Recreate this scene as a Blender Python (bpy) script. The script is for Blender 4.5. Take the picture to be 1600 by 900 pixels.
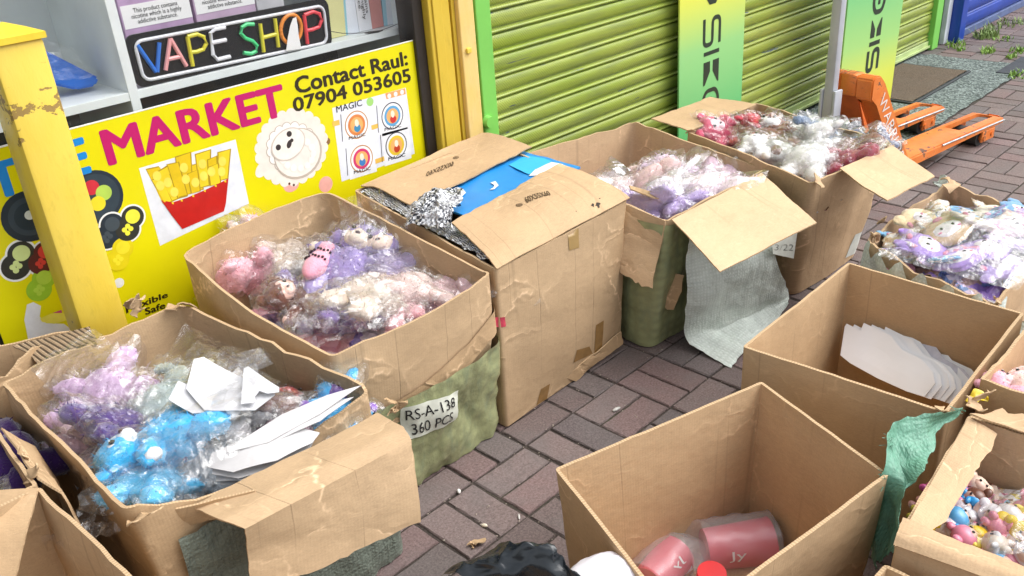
import bpy, bmesh, math, random
import numpy as np
from mathutils.bvhtree import BVHTree
from mathutils import Vector, Matrix, Euler, noise
for o in list(bpy.data.objects): bpy.data.objects.remove(o)
SC = bpy.context.scene
COL = SC.collection
PI = math.pi
# ------------------------------------------------------------------ camera
YAW, PITCH, ROLL = 0.7649426119018146, 0.4717526231812177, 0.07314699186899233
CAM = np.array([-1.1873282759, -1.43890848, 1.50886847]); FPX = 1396.308
def _axes():
    cy, sy, cp, sp = math.cos(YAW), math.sin(YAW), math.cos(PITCH), math.sin(PITCH)
    f = np.array([sy*cp, cy*cp, -sp]); r = np.array([cy, -sy, 0.]); d = np.cross(f, r)
    c, s = math.cos(ROLL), math.sin(ROLL)
    return c*r+s*d, -s*r+c*d, f
AR, AD, AF = _axes()
cd = bpy.data.cameras.new('camera'); cam = bpy.data.objects.new('camera', cd); COL.objects.link(cam)
cam.matrix_world = Matrix(((AR[0], -AD[0], -AF[0], CAM[0]), (AR[1], -AD[1], -AF[1], CAM[1]), (AR[2], -AD[2], -AF[2], CAM[2]), (0, 0, 0, 1)))
cd.sensor_width = 36; cd.lens = FPX/1600*36; cd.clip_start = .02; cd.clip_end = 500
SC.camera = cam
# ------------------------------------------------------------------ sky, sun, exposure
SUN = Vector((.55, -.45, 1.0)).normalized()
W = bpy.data.worlds.new('World'); SC.world = W; W.use_nodes = True
nt = W.node_tree; nt.nodes.clear()
sky = nt.nodes.new('ShaderNodeTexSky'); sky.sky_type = 'NISHITA'; sky.sun_disc = False
sky.sun_elevation = math.asin(SUN.z); sky.sun_rotation = math.atan2(SUN.x, SUN.y); sky.air_density = 1.0; sky.dust_density = 3.0
hs = nt.nodes.new('ShaderNodeHueSaturation'); hs.inputs['Saturation'].default_value = .22
bg = nt.nodes.new('ShaderNodeBackground'); bg.inputs['Strength'].default_value = .15
wo = nt.nodes.new('ShaderNodeOutputWorld')
nt.links.new(sky.outputs[0], hs.inputs['Color']); nt.links.new(hs.outputs[0], bg.inputs[0]); nt.links.new(bg.outputs[0], wo.inputs[0])
sl = bpy.data.lights.new('sun', 'SUN'); sl.energy = 0.95; sl.angle = math.radians(60); sl.color = (1, .98, .955)
so = bpy.data.objects.new('sun', sl); COL.objects.link(so); so.rotation_euler = SUN.to_track_quat('Z', 'Y').to_euler()
SC.view_settings.view_transform = 'Standard'; SC.view_settings.look = 'None'; SC.view_settings.gamma = 1
SC.view_settings.exposure = 1.08
SC.render.engine = 'CYCLES'; SC.cycles.use_denoising = True
try: SC.cycles.denoiser = 'OPENIMAGEDENOISE'
except Exception: pass
SC.cycles.max_bounces = 8; SC.cycles.transparent_max_bounces = 24; SC.cycles.diffuse_bounces = 4; SC.cycles.glossy_bounces = 3
SC.cycles.sample_clamp_indirect = 6; SC.cycles.caustics_reflective = False; SC.cycles.caustics_refractive = False
# ------------------------------------------------------------------ rays of the photograph -> points of the place
def _ray(u, v):
    return AR*(u-800)/FPX + AD*(v-450)/FPX + AF
def at(u, v, z=0.):
    d = _ray(u, v); t = (z-CAM[2])/d[2]; return Vector(CAM+t*d)
def aty(u, v, y):
    d = _ray(u, v); t = (y-CAM[1])/d[1]; return Vector(CAM+t*d)
# ------------------------------------------------------------------ materials
def mat(name):
    m = bpy.data.materials.new(name); m.use_nodes = True
    return m, m.node_tree, m.node_tree.nodes['Principled BSDF']
def nd(t, ty, **k):
    n = t.nodes.new(ty)
    for a, b in k.items(): setattr(n, a, b)
    return n
def mixc(t, fac, a, b, blend='MIX'):
    n = nd(t, 'ShaderNodeMix', data_type='RGBA', blend_type=blend)
    for s, v in ((0, fac), (6, a), (7, b)):
        if hasattr(v, 'links'): t.links.new(v, n.inputs[s])
        else: n.inputs[s].default_value = v if s == 0 else (*v[:3], 1)
    return n.outputs[2]
def ramp(t, src, p0, p1, a=0., b=1.):
    n = nd(t, 'ShaderNodeMapRange'); n.inputs[1].default_value = p0; n.inputs[2].default_value = p1; n.inputs[3].default_value = a; n.inputs[4].default_value = b
    t.links.new(src, n.inputs[0]); return n.outputs[0]
def math_(t, op, a, b=0.):
    n = nd(t, 'ShaderNodeMath', operation=op)
    for i, v in enumerate((a, b)):
        if hasattr(v, 'links'): t.links.new(v, n.inputs[i])
        else: n.inputs[i].default_value = v
    return n.outputs[0]
def tex(t, src, scale, detail=4, rough=.55, sc=(1, 1, 1), off=0):
    mp = nd(t, 'ShaderNodeMapping'); mp.inputs['Scale'].default_value = sc; mp.inputs['Location'].default_value = (off, off*1.7, off*.3)
    t.links.new(src, mp.inputs[0])
    n = nd(t, 'ShaderNodeTexNoise'); n.inputs['Scale'].default_value = scale; n.inputs['Detail'].default_value = detail; n.inputs['Roughness'].default_value = rough
    t.links.new(mp.outputs[0], n.inputs['Vector']); return n
def bump(t, h, strength, dist, prev=None):
    b = nd(t, 'ShaderNodeBump'); b.inputs['Strength'].default_value = strength; b.inputs['Distance'].default_value = dist
    t.links.new(h, b.inputs['Height'])
    if prev is not None: t.links.new(prev, b.inputs['Normal'])
    return b.outputs[0]
def plain(name, col, rough=.5, var=.12, nscale=12, bmp=0., bscale=80, metal=0., spec=.5, coat=0.):
    m, t, p = mat(name); tc = nd(t, 'ShaderNodeTexCoord')
    n = tex(t, tc.outputs['Object'], nscale)
    f = ramp(t, n.outputs[0], .3, .7)
    c = mixc(t, f, [x*(1-var) for x in col], [min(1, x*(1+var)) for x in col])
    t.links.new(c, p.inputs['Base Color']); p.inputs['Roughness'].default_value = rough; p.inputs['Metallic'].default_value = metal
    p.inputs['Specular IOR Level'].default_value = spec; p.inputs['Coat Weight'].default_value = coat
    if bmp: t.links.new(bump(t, tex(t, tc.outputs['Object'], bscale).outputs[0], bmp, .003), p.inputs['Normal'])
    return m
def card_mat(name, col, seed, crease=.5, flute=.5):
    m, t, p = mat(name); uv = nd(t, 'ShaderNodeUVMap').outputs[0]
    fib = tex(t, uv, 90, 5, .7, (1, 3.5, 1), seed); big = tex(t, uv, 5, 4, .6, (1, 1, 1), seed+3); mid = tex(t, uv, 22, 3, .5, (1, 1.6, 1), seed+5)
    c = mixc(t, ramp(t, big.outputs[0], .3, .72), [x*.86 for x in col], [x*1.1 for x in col])
    c = mixc(t, ramp(t, fib.outputs[0], .35, .7, 0, .5), c, [x*1.3 for x in col])
    c = mixc(t, ramp(t, mid.outputs[0], .55, .75, 0, .16), c, [x*.72 for x in col])
    # flutes: the faint vertical corrugation that shows through the liner
    mp = nd(t, 'ShaderNodeMapping'); t.links.new(uv, mp.inputs[0])
    wv = nd(t, 'ShaderNodeTexWave', wave_type='BANDS', bands_direction='X'); wv.inputs['Scale'].default_value = 46; wv.inputs['Distortion'].default_value = .6; wv.inputs['Detail'].default_value = 1; wv.inputs['Detail Scale'].default_value = 3
    t.links.new(mp.outputs[0], wv.inputs['Vector'])
    # creases: wandering pale broken lines where the board was crushed
    warp = tex(t, uv, 7, 3, .6, (1, 1, 1), seed+9)
    va = nd(t, 'ShaderNodeVectorMath', operation='MULTIPLY_ADD'); va.inputs[1].default_value = (.16, .16, .16); t.links.new(warp.outputs[1], va.inputs[0]); t.links.new(uv, va.inputs[2])
    mp2 = nd(t, 'ShaderNodeMapping'); mp2.inputs['Scale'].default_value = (3.2, 6.0, 1); mp2.inputs['Location'].default_value = (seed*1.3, seed*.7, 0); t.links.new(va.outputs[0], mp2.inputs[0])
    vo = nd(t, 'ShaderNodeTexVoronoi', feature='DISTANCE_TO_EDGE'); vo.inputs['Scale'].default_value = 1.3; t.links.new(mp2.outputs[0], vo.inputs['Vector'])
    line = ramp(t, vo.outputs[0], .0, .022, 1, 0)
    msk = ramp(t, tex(t, uv, 4, 2, .5, (1, 1, 1), seed+13).outputs[0], .45, .58)
    brk = ramp(t, tex(t, uv, 60, 2, .5, (1, 1, 1), seed+17).outputs[0], .38, .55)
    ln = math_(t, 'MULTIPLY', math_(t, 'MULTIPLY', line, msk), brk)
    c = mixc(t, math_(t, 'MULTIPLY', ln, crease*.85), c, [min(.9, x*1.75+.05) for x in col])
    # vertical score lines
    mp3 = nd(t, 'ShaderNodeMapping'); mp3.inputs['Scale'].default_value = (7, .05, 1); mp3.inputs['Location'].default_value = (seed, 0, 0); t.links.new(uv, mp3.inputs[0])
    v3 = nd(t, 'ShaderNodeTexVoronoi', feature='DISTANCE_TO_EDGE', voronoi_dimensions='2D'); v3.inputs['Scale'].default_value = 1.; t.links.new(mp3.outputs[0], v3.inputs['Vector'])
    sc_ = math_(t, 'MULTIPLY', ramp(t, v3.outputs[0], 0, .014, 1, 0), ramp(t, tex(t, uv, 5, 2, .5, (1, .4, 1), seed+21).outputs[0], .48, .6))
    c = mixc(t, math_(t, 'MULTIPLY', sc_, .5), c, [x*.62 for x in col])
    gr = tex(t, uv, 420, 2, .6, (1, 1, 1), seed+31); c = mixc(t, ramp(t, gr.outputs[0], .62, .72, 0, .35), c, [x*.55 for x in col]); c = mixc(t, ramp(t, gr.outputs[0], .38, .28, 0, .35), c, [min(.9, x*1.35) for x in col])
    # scuffs
    scf = ramp(t, tex(t, uv, 34, 6, .75, (1, .5, 1), seed+25).outputs[0], .66, .74)
    c = mixc(t, math_(t, 'MULTIPLY', scf, .3), c, [min(.9, x*1.5+.04) for x in col])
    t.links.new(c, p.inputs['Base Color']); p.inputs['Roughness'].default_value = .82; p.inputs['Specular IOR Level'].default_value = .25
    b = bump(t, wv.outputs[1], .09*flute, .0015)
    b = bump(t, warp.outputs[0], .22, .02, b)
    b = bump(t, fib.outputs[0], .25, .0015, b)
    b = bump(t, mid.outputs[0], .22, .006, b)
    hh = math_(t, 'SUBTRACT', ramp(t, vo.outputs[0], 0, .09, 1, 0), sc_)
    b = bump(t, math_(t, 'MULTIPLY', hh, ramp(t, msk, 0, 1, .15, 1)), .40*crease, .005, b)
    t.links.new(b, p.inputs['Normal'])
    return m
KR = (.462, .322, .190)
CARD = [card_mat('kraft_cardboard', [x*k for x, k in zip(KR, tint)], i*3.1, cr, fl) for i, (tint, cr, fl) in enumerate((
    ((1, 1, 1), 1., .5), ((.96, .95, .93), 1., .9), ((1.04, 1.02, 1.0), .5, .5), ((1.02, 1.0, .97), .25, .25), ((1.06, 1.05, 1.06), .9, 1.1), ((.93, .9, .86), 1.2, .6), ((1.32, 1.32, 1.40), .15, .3)))]
EDGE, t, p = mat('cardboard_cut_edge'); tc = nd(t, 'ShaderNodeUVMap')
wv = nd(t, 'ShaderNodeTexWave'); wv.inputs['Scale'].default_value = 50; wv.inputs['Distortion'].default_value = 4; t.links.new(tc.outputs[0], wv.inputs['Vector'])
t.links.new(mixc(t, ramp(t, wv.outputs[1], .2, .9), (.42, .285, .16), (.56, .40, .235)), p.inputs['Base Color']); p.inputs['Roughness'].default_value = .9
def film_mat(name, base=.07, edge=.55, haze=.05, col=(1, 1, 1), rough=.1, bs=55, bst=.6):
    m, t, p = mat(name); t.nodes.remove(p); out = t.nodes['Material Output']
    tc = nd(t, 'ShaderNodeTexCoord'); n1 = tex(t, tc.outputs['Object'], bs, 3, .6); n2 = tex(t, tc.outputs['Object'], bs*.3, 2, .5, (1, 1, 1), 4)
    nb = bump(t, n1.outputs[0], bst, .006); nb = bump(t, n2.outputs[0], bst, .02, nb)
    tr = nd(t, 'ShaderNodeBsdfTransparent'); tr.inputs[0].default_value = (*[.5+.5*c for c in col], 1)
    gl = nd(t, 'ShaderNodeBsdfGlossy'); gl.inputs['Roughness'].default_value = rough; t.links.new(nb, gl.inputs['Normal'])
    df = nd(t, 'ShaderNodeBsdfDiffuse'); df.inputs[0].default_value = (.8*col[0], .8*col[1], .8*col[2], 1); t.links.new(nb, df.inputs['Normal'])
    lw = nd(t, 'ShaderNodeLayerWeight'); lw.inputs[0].default_value = .35; t.links.new(nb, lw.inputs['Normal'])
    f = ramp(t, math_(t, 'POWER', lw.outputs[1], 2.2), 0, 1, base, edge)
    m1 = nd(t, 'ShaderNodeMixShader'); m1.inputs[0].default_value = haze; t.links.new(tr.outputs[0], m1.inputs[1]); t.links.new(df.outputs[0], m1.inputs[2])
    m2 = nd(t, 'ShaderNodeMixShader'); t.links.new(f, m2.inputs[0]); t.links.new(m1.outputs[0], m2.inputs[1]); t.links.new(gl.outputs[0], m2.inputs[2])
    t.links.new(m2.outputs[0], out.inputs[0]); return m
FILM = film_mat('clear_plastic_film', .07, .62, .02, rough=.05, bs=90, bst=.3)
FILM2 = film_mat('crinkled_plastic_film', .11, .8, .045, rough=.05, bs=100, bst=.4)
FROST = film_mat('frosted_plastic', .05, .25, .20, (.97, .97, 1), rough=.35, bs=30, bst=.3)
GLASS = film_mat('window_glass', .016, .4, .01, rough=.03, bs=3, bst=.02)
def sack_mat(name, col, gloss=.4, weave=260, st=.5, glob=None):
    m, t, p = mat(name); uv = nd(t, 'ShaderNodeUVMap').outputs[0]
    ck = nd(t, 'ShaderNodeTexWave', bands_direction='X'); ck.inputs['Scale'].default_value = weave/6; ck2 = nd(t, 'ShaderNodeTexWave', bands_direction='Y'); ck2.inputs['Scale'].default_value = weave/6
    t.links.new(uv, ck.inputs['Vector']); t.links.new(uv, ck2.inputs['Vector'])
    w = math_(t, 'MULTIPLY', ck.outputs[1], ck2.outputs[1])
    n = tex(t, uv, 9, 5, .65); n2 = tex(t, uv, 40, 4, .6, (1, .3, 1), 7)
    c = mixc(t, ramp(t, n.outputs[0], .32, .68), [x*.74 for x in col], [min(1, x*1.2) for x in col])
    c = mixc(t, ramp(t, w, 0, 1, .0, .3), c, [min(1, x*1.6) for x in col])
    if glob: c = mixc(t, ramp(t, n2.outputs[0], .5, .66, 0, .4), c, glob)
    t.links.new(c, p.inputs['Base Color']); p.inputs['Roughness'].default_value = gloss
    b = bump(t, w, st*.5, .002); b = bump(t, n2.outputs[0], st, .01, b); b = bump(t, n.outputs[0], st, .03, b)
    t.links.new(b, p.inputs['Normal']); return m
SACK_OLIVE = sack_mat('olive_wrapping_film', (.31, .33, .17), .10, 60, .22, (.20, .26, .17))
SACK_GREY = sack_mat('grey_green_woven_sack', (.60, .67, .62), .6, 170, .5)
SACK_TEAL = sack_mat('teal_woven_sack', (.13, .30, .21), .5, 190, .6)
SACK_DARK = sack_mat('dark_green_woven_sack', (.17, .20, .165), .5, 190, .7)
_cols = {}
def flat(col, rough=.55, key='paint', **k):
    kk = (tuple(col), rough, key, tuple(sorted(k.items())))
    if kk not in _cols: _cols[kk] = plain('%s_colour' % key, col, rough, **k)
    return _cols[kk]
def plush_mat(col):
    kk = ('plush', tuple(col))
    if kk not in _cols:
        m = plain('plush_fabric', col, .95, .16, 30, .8, 180); p = m.node_tree.nodes['Principled BSDF']
        p.inputs['Sheen Weight'].default_value = .5; p.inputs['Sheen Roughness'].default_value = .5; p.inputs['Specular IOR Level'].default_value = .1
        _cols[kk] = m
    return _cols[kk]
BLACK = flat((.012, .012, .014), .4, 'black_print'); WHITE = flat((.80, .80, .79), .6, 'white_paper', var=.03)
# ------------------------------------------------------------------ object helpers
def thing(name, label, cat, loc=(0, 0, 0), rot=(0, 0, 0), scale=1., group=None):
    o = bpy.data.objects.new(name, None); COL.objects.link(o); o.empty_display_size = .05
    o.location = loc; o.rotation_euler = rot; o.scale = (scale,)*3
    o['label'] = label; o['category'] = cat
    if group: o['group'] = group
    return o
def tag(o, label, cat, group=None, kind=None):
    o['label'] = label; o['category'] = cat
    if group: o['group'] = group
    if kind: o['kind'] = kind
    return o
def mesh(name, V, F, mats, parent=None, local=False, uv=None, mi=None, smooth=None, angle=40, label=None):
    me = bpy.data.meshes.new(name); me.from_pydata([tuple(v) for v in V], [], F)
    for m in (mats if isinstance(mats, (list, tuple)) else [mats]): me.materials.append(m)
    if mi is not None: me.polygons.foreach_set('material_index', mi)
    if uv is not None:
        l = me.uv_layers.new(name='UVMap'); vi = np.empty(len(me.loops), 'i'); me.loops.foreach_get('vertex_index', vi)
        l.data.foreach_set('uv', np.asarray(uv, 'f')[vi].ravel())
    if smooth is not False:
        me.polygons.foreach_set('use_smooth', [True]*len(me.polygons))
        if angle: me.set_sharp_from_angle(angle=math.radians(angle))
    me.validate(); me.update()
    o = bpy.data.objects.new(name, me); COL.objects.link(o)
    if parent is not None:
        o.parent = parent
        if not local: o.matrix_parent_inverse = Matrix.LocRotScale(parent.location, parent.rotation_euler, parent.scale).inverted()
    if label: o['label'] = label
    return o
def bm_out(name, bm, mats, parent=None, local=False, smooth=False, angle=30, uvscale=None, label=None):
    V = [v.co.copy() for v in bm.verts]; bm.verts.index_update(); F = [[v.index for v in f.verts] for f in bm.faces]; mi = [f.material_index for f in bm.faces]
    bm.free(); return mesh(name, V, F, mats, parent, local, None, mi, smooth, angle, label)
def add_box(bm, x0, x1, y0, y1, z0, z1, bev=0., M=None):
    r = bmesh.ops.create_cube(bm, size=1); vs = r['verts']
    for v in vs: v.co = Vector(((x0+x1)/2+v.co.x*(x1-x0), (y0+y1)/2+v.co.y*(y1-y0), (z0+z1)/2+v.co.z*(z1-z0)))
    if bev:
        es = list({e for v in vs for e in v.link_edges}); r = bmesh.ops.bevel(bm, geom=es, offset=bev, segments=2, affect='EDGES', profile=.5); vs = list({v for f in r['faces'] for v in f.verts} | {v for v in vs if v.is_valid})
    if M is not None: bmesh.ops.transform(bm, matrix=M, verts=vs)
    return vs
def box(name, dims, m, parent=None, bev=0., local=False, M=None, label=None):
    bm = bmesh.new(); add_box(bm, *dims, bev=bev, M=M); return bm_out(name, bm, m, parent, local, label=label)
def tube(bm, pts, r, n=8, cap=True):
    pts = [Vector(p) for p in pts]; rings = []; up = Vector((.13, .21, .97))
    rr = r if isinstance(r, (list, tuple)) else [r]*len(pts)
    for i, p in enumerate(pts):
        d = (pts[min(i+1, len(pts)-1)]-pts[max(i-1, 0)]).normalized()
        a = d.cross(up); a = a.normalized() if a.length > 1e-4 else d.cross(Vector((1, 0, 0))).normalized(); b = d.cross(a)
        rings.append([bm.verts.new(p+(a*math.cos(2*PI*k/n)+b*math.sin(2*PI*k/n))*rr[i]) for k in range(n)])
    for i in range(len(pts)-1):
        for k in range(n): bm.faces.new((rings[i][k], rings[i][(k+1) % n], rings[i+1][(k+1) % n], rings[i+1][k]))
    if cap:
        bm.faces.new(rings[0]); bm.faces.new(rings[-1][::-1])
def prism(bm, poly, d):
    """closed outline (list of Vector) extruded by vector d"""
    a = [bm.verts.new(p) for p in poly]; b = [bm.verts.new(Vector(p)+Vector(d)) for p in poly]
    n = len(a); bm.faces.new(a[::-1]); bm.faces.new(b)
    for i in range(n): bm.faces.new((a[i], a[(i+1) % n], b[(i+1) % n], b[i]))
def cyl(bm, a, b, r0, r1=None, n=20): tube(bm, [a, b], [r0, r0 if r1 is None else r1], n)
def ns(p, s, seed=0): return noise.noise(Vector(p)*s+Vector((seed*7.13, seed*3.7, seed*1.9)))
def ridge(p, s, seed=0): return 1-2*abs(ns(p, s, seed))
# ------------------------------------------------------------------ cardboard
def ring(c4, rad, bulge, nside=14, narc=4):
    """rounded quad path (CCW, starts after corner 0); returns list of Vector and normals"""
    P = [Vector((c[0], c[1])) for c in c4]; pts = []
    for i in range(4):
        a, b, nx, pv = P[i], P[(i+1) % 4], P[(i+2) % 4], P[i-1]
        ra, rb = rad[i], rad[(i+1) % 4]
        d = (b-a).normalized(); s = a+d*ra; e = b-d*rb; nrm = Vector((d.y, -d.x))
        for k in range(nside):
            q = k/(nside-1); pts.append(s.lerp(e, q)+nrm*bulge[i]*math.sin(PI*q))
        d2 = (nx-b).normalized(); e2 = b+d2*rb
        e_ = e
        for k in range(1, narc+1):
            q = k/(narc+1); pts.append(e_*(1-q)**2+b*2*q*(1-q)+e2*q*q)
    return pts
def card_box(root, rim, base=None, bulge=(0,)*4, mid=(0,)*4, rad=.012, brad=None, seed=1, th=.007, amp=.004, rag=.002, nz=14, m=0, drop=None, z0=.003, floor=True, name='walls', zshape=None, label=None):
    nside, narc = 16, 4
    rad = rad if isinstance(rad, (list, tuple)) else [rad]*4
    brad = brad or [min(r, .03) for r in rad]
    base = base or [(r[0], r[1]) for r in rim]
    R = ring(rim, rad, bulge, nside, narc); B = ring(base, brad, [b*.3 for b in bulge], nside, narc); n = len(R)
    per = nside+narc; zr = []
    for i in range(n):
        s, k = divmod(i, per); q = min(1, k/(nside-1)); z = rim[s][2]*(1-q)+rim[(s+1) % 4][2]*q
        if drop and s in drop: 
            dd = drop[s]; f = q*(len(dd)-1); j = min(int(f), len(dd)-2) if len(dd) > 1 else 0; z -= dd[j]*(1-(f-j))+dd[j+1]*(f-j)
        zr.append(z)
    V, UV = [], []; L = [0.]
    for i in range(n): L.append(L[-1]+(R[(i+1) % n]-R[i]).length)
    def nrm(A, i):
        d = (A[(i+1) % n]-A[i-1]).normalized(); return Vector((d.y, -d.x))
    for inner in (0, 1):
        for j in range(nz+1):
            t_ = j/nz
            for ii in range(n+1):
                i = ii % n; s, k = divmod(i, per); q = min(1, k/(nside-1))
                c = B[i].lerp(R[i], t_); nr = nrm(R, i)
                z = z0+t_*(zr[i]-z0)
                p3 = (c.x, c.y, z)
                d = ns(p3, 6, seed)*amp*2.2+ridge(p3, 11, seed+2)*amp*.8+ns(p3, 30, seed+4)*amp*.35
                d *= (.25+.75*math.sin(PI*min(1, t_*.85+.08)))
                d += mid[s]*math.sin(PI*t_)*math.sin(PI*q) - inner*th
                z += t_**6*(ns((c.x, c.y, 1), 45, seed+6)*rag+ns((c.x, c.y, 2), 14, seed+7)*rag*1.6)
                V.append((c.x+nr.x*d, c.y+nr.y*d, z)); UV.append((L[ii], z))
    w = n+1; off = (nz+1)*w; F, mi = [], []
    for j in range(nz):
        for i in range(n):
            a = j*w+i; F.append((a, a+1, a+w+1, a+w)); mi.append(0)
            a += off; F.append((a+1, a, a+w, a+w+1)); mi.append(0)
    for i in range(n):
        a = nz*w+i; F.append((a, a+1, off+a+1, off+a)); mi.append(1)
    if floor:
        F.append(tuple(off+w*1+i for i in range(n))); mi.append(0)
    return mesh(name, V, F, [CARD[m], EDGE], root, uv=UV, mi=mi, angle=50, label=label)
def card_sheet(root, name, rows, nu=16, sub=6, th=.004, amp=.003, seed=3, m=0, rag=.002, bow=0., mats=None, label=None, curl=0., local=False, smooth_rows=False):
    """rows of (left, right) points down the sheet; thickness both ways; ragged outline"""
    rows = [(Vector(a), Vector(b)) for a, b in rows]; G, UV = [], []; vv = 0.
    nr = (len(rows)-1)*sub+1
    def cr(p0, p1, p2, p3, t): return .5*((2*p1)+(p2-p0)*t+(2*p0-5*p1+4*p2-p3)*t*t+(3*p1-p0-3*p2+p3)*t**3)
    for j in range(nr):
        k, f = divmod(j, sub); f /= sub
        if k >= len(rows)-1: k, f = len(rows)-2, 1.
        if smooth_rows:
            i0, i3 = max(k-1, 0), min(k+2, len(rows)-1)
            a, b = (cr(rows[i0][s], rows[k][s], rows[k+1][s], rows[i3][s], f) for s in (0, 1))
        else: a, b = rows[k][0].lerp(rows[k+1][0], f), rows[k][1].lerp(rows[k+1][1], f)
        row = []
        for i in range(nu+1):
            q = i/nu; c = a.lerp(b, q); row.append(c)
        G.append(row)
    for j in range(1, nr): pass
    H = [[None]*(nu+1) for _ in range(nr)]; N = [[None]*(nu+1) for _ in range(nr)]
    for j in range(nr):
        for i in range(nu+1):
            du = G[j][min(i+1, nu)]-G[j][max(i-1, 0)]; dv = G[min(j+1, nr-1)][i]-G[max(j-1, 0)][i]
            N[j][i] = du.cross(dv).normalized()
    for j in range(nr):
        vv += (G[j][nu//2]-G[j-1][nu//2]).length if j else 0
        for i in range(nu+1):
            c = G[j][i]; q = i/nu; tv = j/(nr-1); nr_ = N[j][i]
            d = ns(c, 7, seed)*amp*2+ridge(c, 13, seed+1)*amp*.7+ns(c, 35, seed+2)*amp*.3+bow*math.sin(PI*q)*math.sin(PI*tv)+curl*tv*tv
            c = c+nr_*d
            if j == nr-1: c = c+(G[-1][i]-G[-2][i]).normalized()*(ns(c, 60, seed+3)*rag*2)
            if i in (0, nu): c = c+(G[j][min(i+1, nu)]-G[j][max(i-1, 0)]).normalized()*(ns(c, 60, seed+5)*rag)
            H[j][i] = c; UV.append(((G[j][0]-G[j][nu]).length*q+seed*.37, vv))
    V = [H[j][i]+N[j][i]*th/2 for j in range(nr) for i in range(nu+1)]+[H[j][i]-N[j][i]*th/2 for j in range(nr) for i in range(nu+1)]
    w = nu+1; off = nr*w; F, mi = [], []
    for j in range(nr-1):
        for i in range(nu):
            a = j*w+i; F.append((a, a+w, a+w+1, a+1)); mi.append(0); a += off; F.append((a, a+1, a+w+1, a+w)); mi.append(0)
    bd = [i for i in range(w)]+[j*w+nu for j in range(1, nr)]+[(nr-1)*w+i for i in range(nu-1, -1, -1)]+[j*w for j in range(nr-2, 0, -1)]
    for k in range(len(bd)):
        a, b = bd[k], bd[(k+1) % len(bd)]; F.append((a, b, off+b, off+a)); mi.append(1 if not mats else 0)
    ms = mats or [CARD[m], EDGE]
    return mesh(name, V, F, ms, root, local, uv=UV+UV, mi=mi, angle=45, label=label)
def scrap(root, name, c, r, seed, m=0, mats=None):
    """a crumpled torn shred of board"""
    rnd = random.Random(seed); rows = []
    d = Vector((rnd.uniform(-1, 1), rnd.uniform(-1, 1), rnd.uniform(-.3, .8))).normalized(); s = d.cross(Vector((rnd.uniform(-1, 1), rnd.uniform(-1, 1), 1))).normalized()
    p = Vector(c)-d*r
    for k in range(6):
        wv_ = r*(.35+.5*rnd.random())*(1 if 0 < k < 5 else .4); j = Vector((rnd.uniform(-1, 1), rnd.uniform(-1, 1), rnd.uniform(-1, 1)))*r*.35
        rows.append((p-s*wv_+j, p+s*wv_-j*.4)); p = p+d*r*.4
    return card_sheet(root, name, rows, nu=6, sub=3, th=.0025, amp=.006, seed=seed, m=m, rag=.006, mats=mats, smooth_rows=True)
# ================================================================== SETTING: paving
rnd = random.Random(5)
m_, t, p = mat('block_paving'); tc = nd(t, 'ShaderNodeTexCoord'); at_ = nd(t, 'ShaderNodeVertexColor'); at_.layer_name = 'tint'
n1 = tex(t, tc.outputs['Object'], 160, 4, .7); n2 = tex(t, tc.outputs['Object'], 7, 4, .6); n3 = tex(t, tc.outputs['Object'], 420, 2, .6); n4 = tex(t, tc.outputs['Object'], 24, 5, .7)
c = mixc(t, ramp(t, n1.outputs[0], .35, .68), (.64, .62, .62), (1.25, 1.25, 1.25)); c = mixc(t, 1., at_.outputs[0], c, 'MULTIPLY')
c = mixc(t, ramp(t, n2.outputs[0], .45, .7, 0, .5), c, (.15, .135, .13)); c = mixc(t, ramp(t, n3.outputs[0], .68, .74, 0, .55), c, (.36, .33, .31)); c = mixc(t, ramp(t, n3.outputs[0], .34, .28, 0, .6), c, (.05, .04, .04))
c = mixc(t, ramp(t, n4.outputs[0], .56, .76, 0, .45), c, (.085, .07, .065))
t.links.new(c, p.inputs['Base Color']); p.inputs['Roughness'].default_value = .78; p.inputs['Specular IOR Level'].default_value = .35
t.links.new(bump(t, n1.outputs[0], .6, .002, bump(t, n4.outputs[0], .4, .004)), p.inputs['Normal']); PAV = m_
m_, t, p = mat('joint_dirt'); tc = nd(t, 'ShaderNodeTexCoord'); n1 = tex(t, tc.outputs['Object'], 120, 5, .7); n2 = tex(t, tc.outputs['Object'], 3, 3)
c = mixc(t, ramp(t, n1.outputs[0], .35, .7), (.026, .019, .016), (.085, .066, .054)); c = mixc(t, ramp(t, n2.outputs[0], .6, .75, 0, .5), c, (.05, .06, .02))
t.links.new(c, p.inputs['Base Color']); p.inputs['Roughness'].default_value = .95; t.links.new(bump(t, n1.outputs[0], .8, .006), p.inputs['Normal']); DIRT = m_
g = mesh('ground', [(-60, -60, -.006), (120, -60, -.006), (120, 60, -.006), (-60, 60, -.006)], [(0, 1, 2, 3)], DIRT, smooth=False); g['kind'] = 'structure'
V, F, TC = [], [], []
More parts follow.
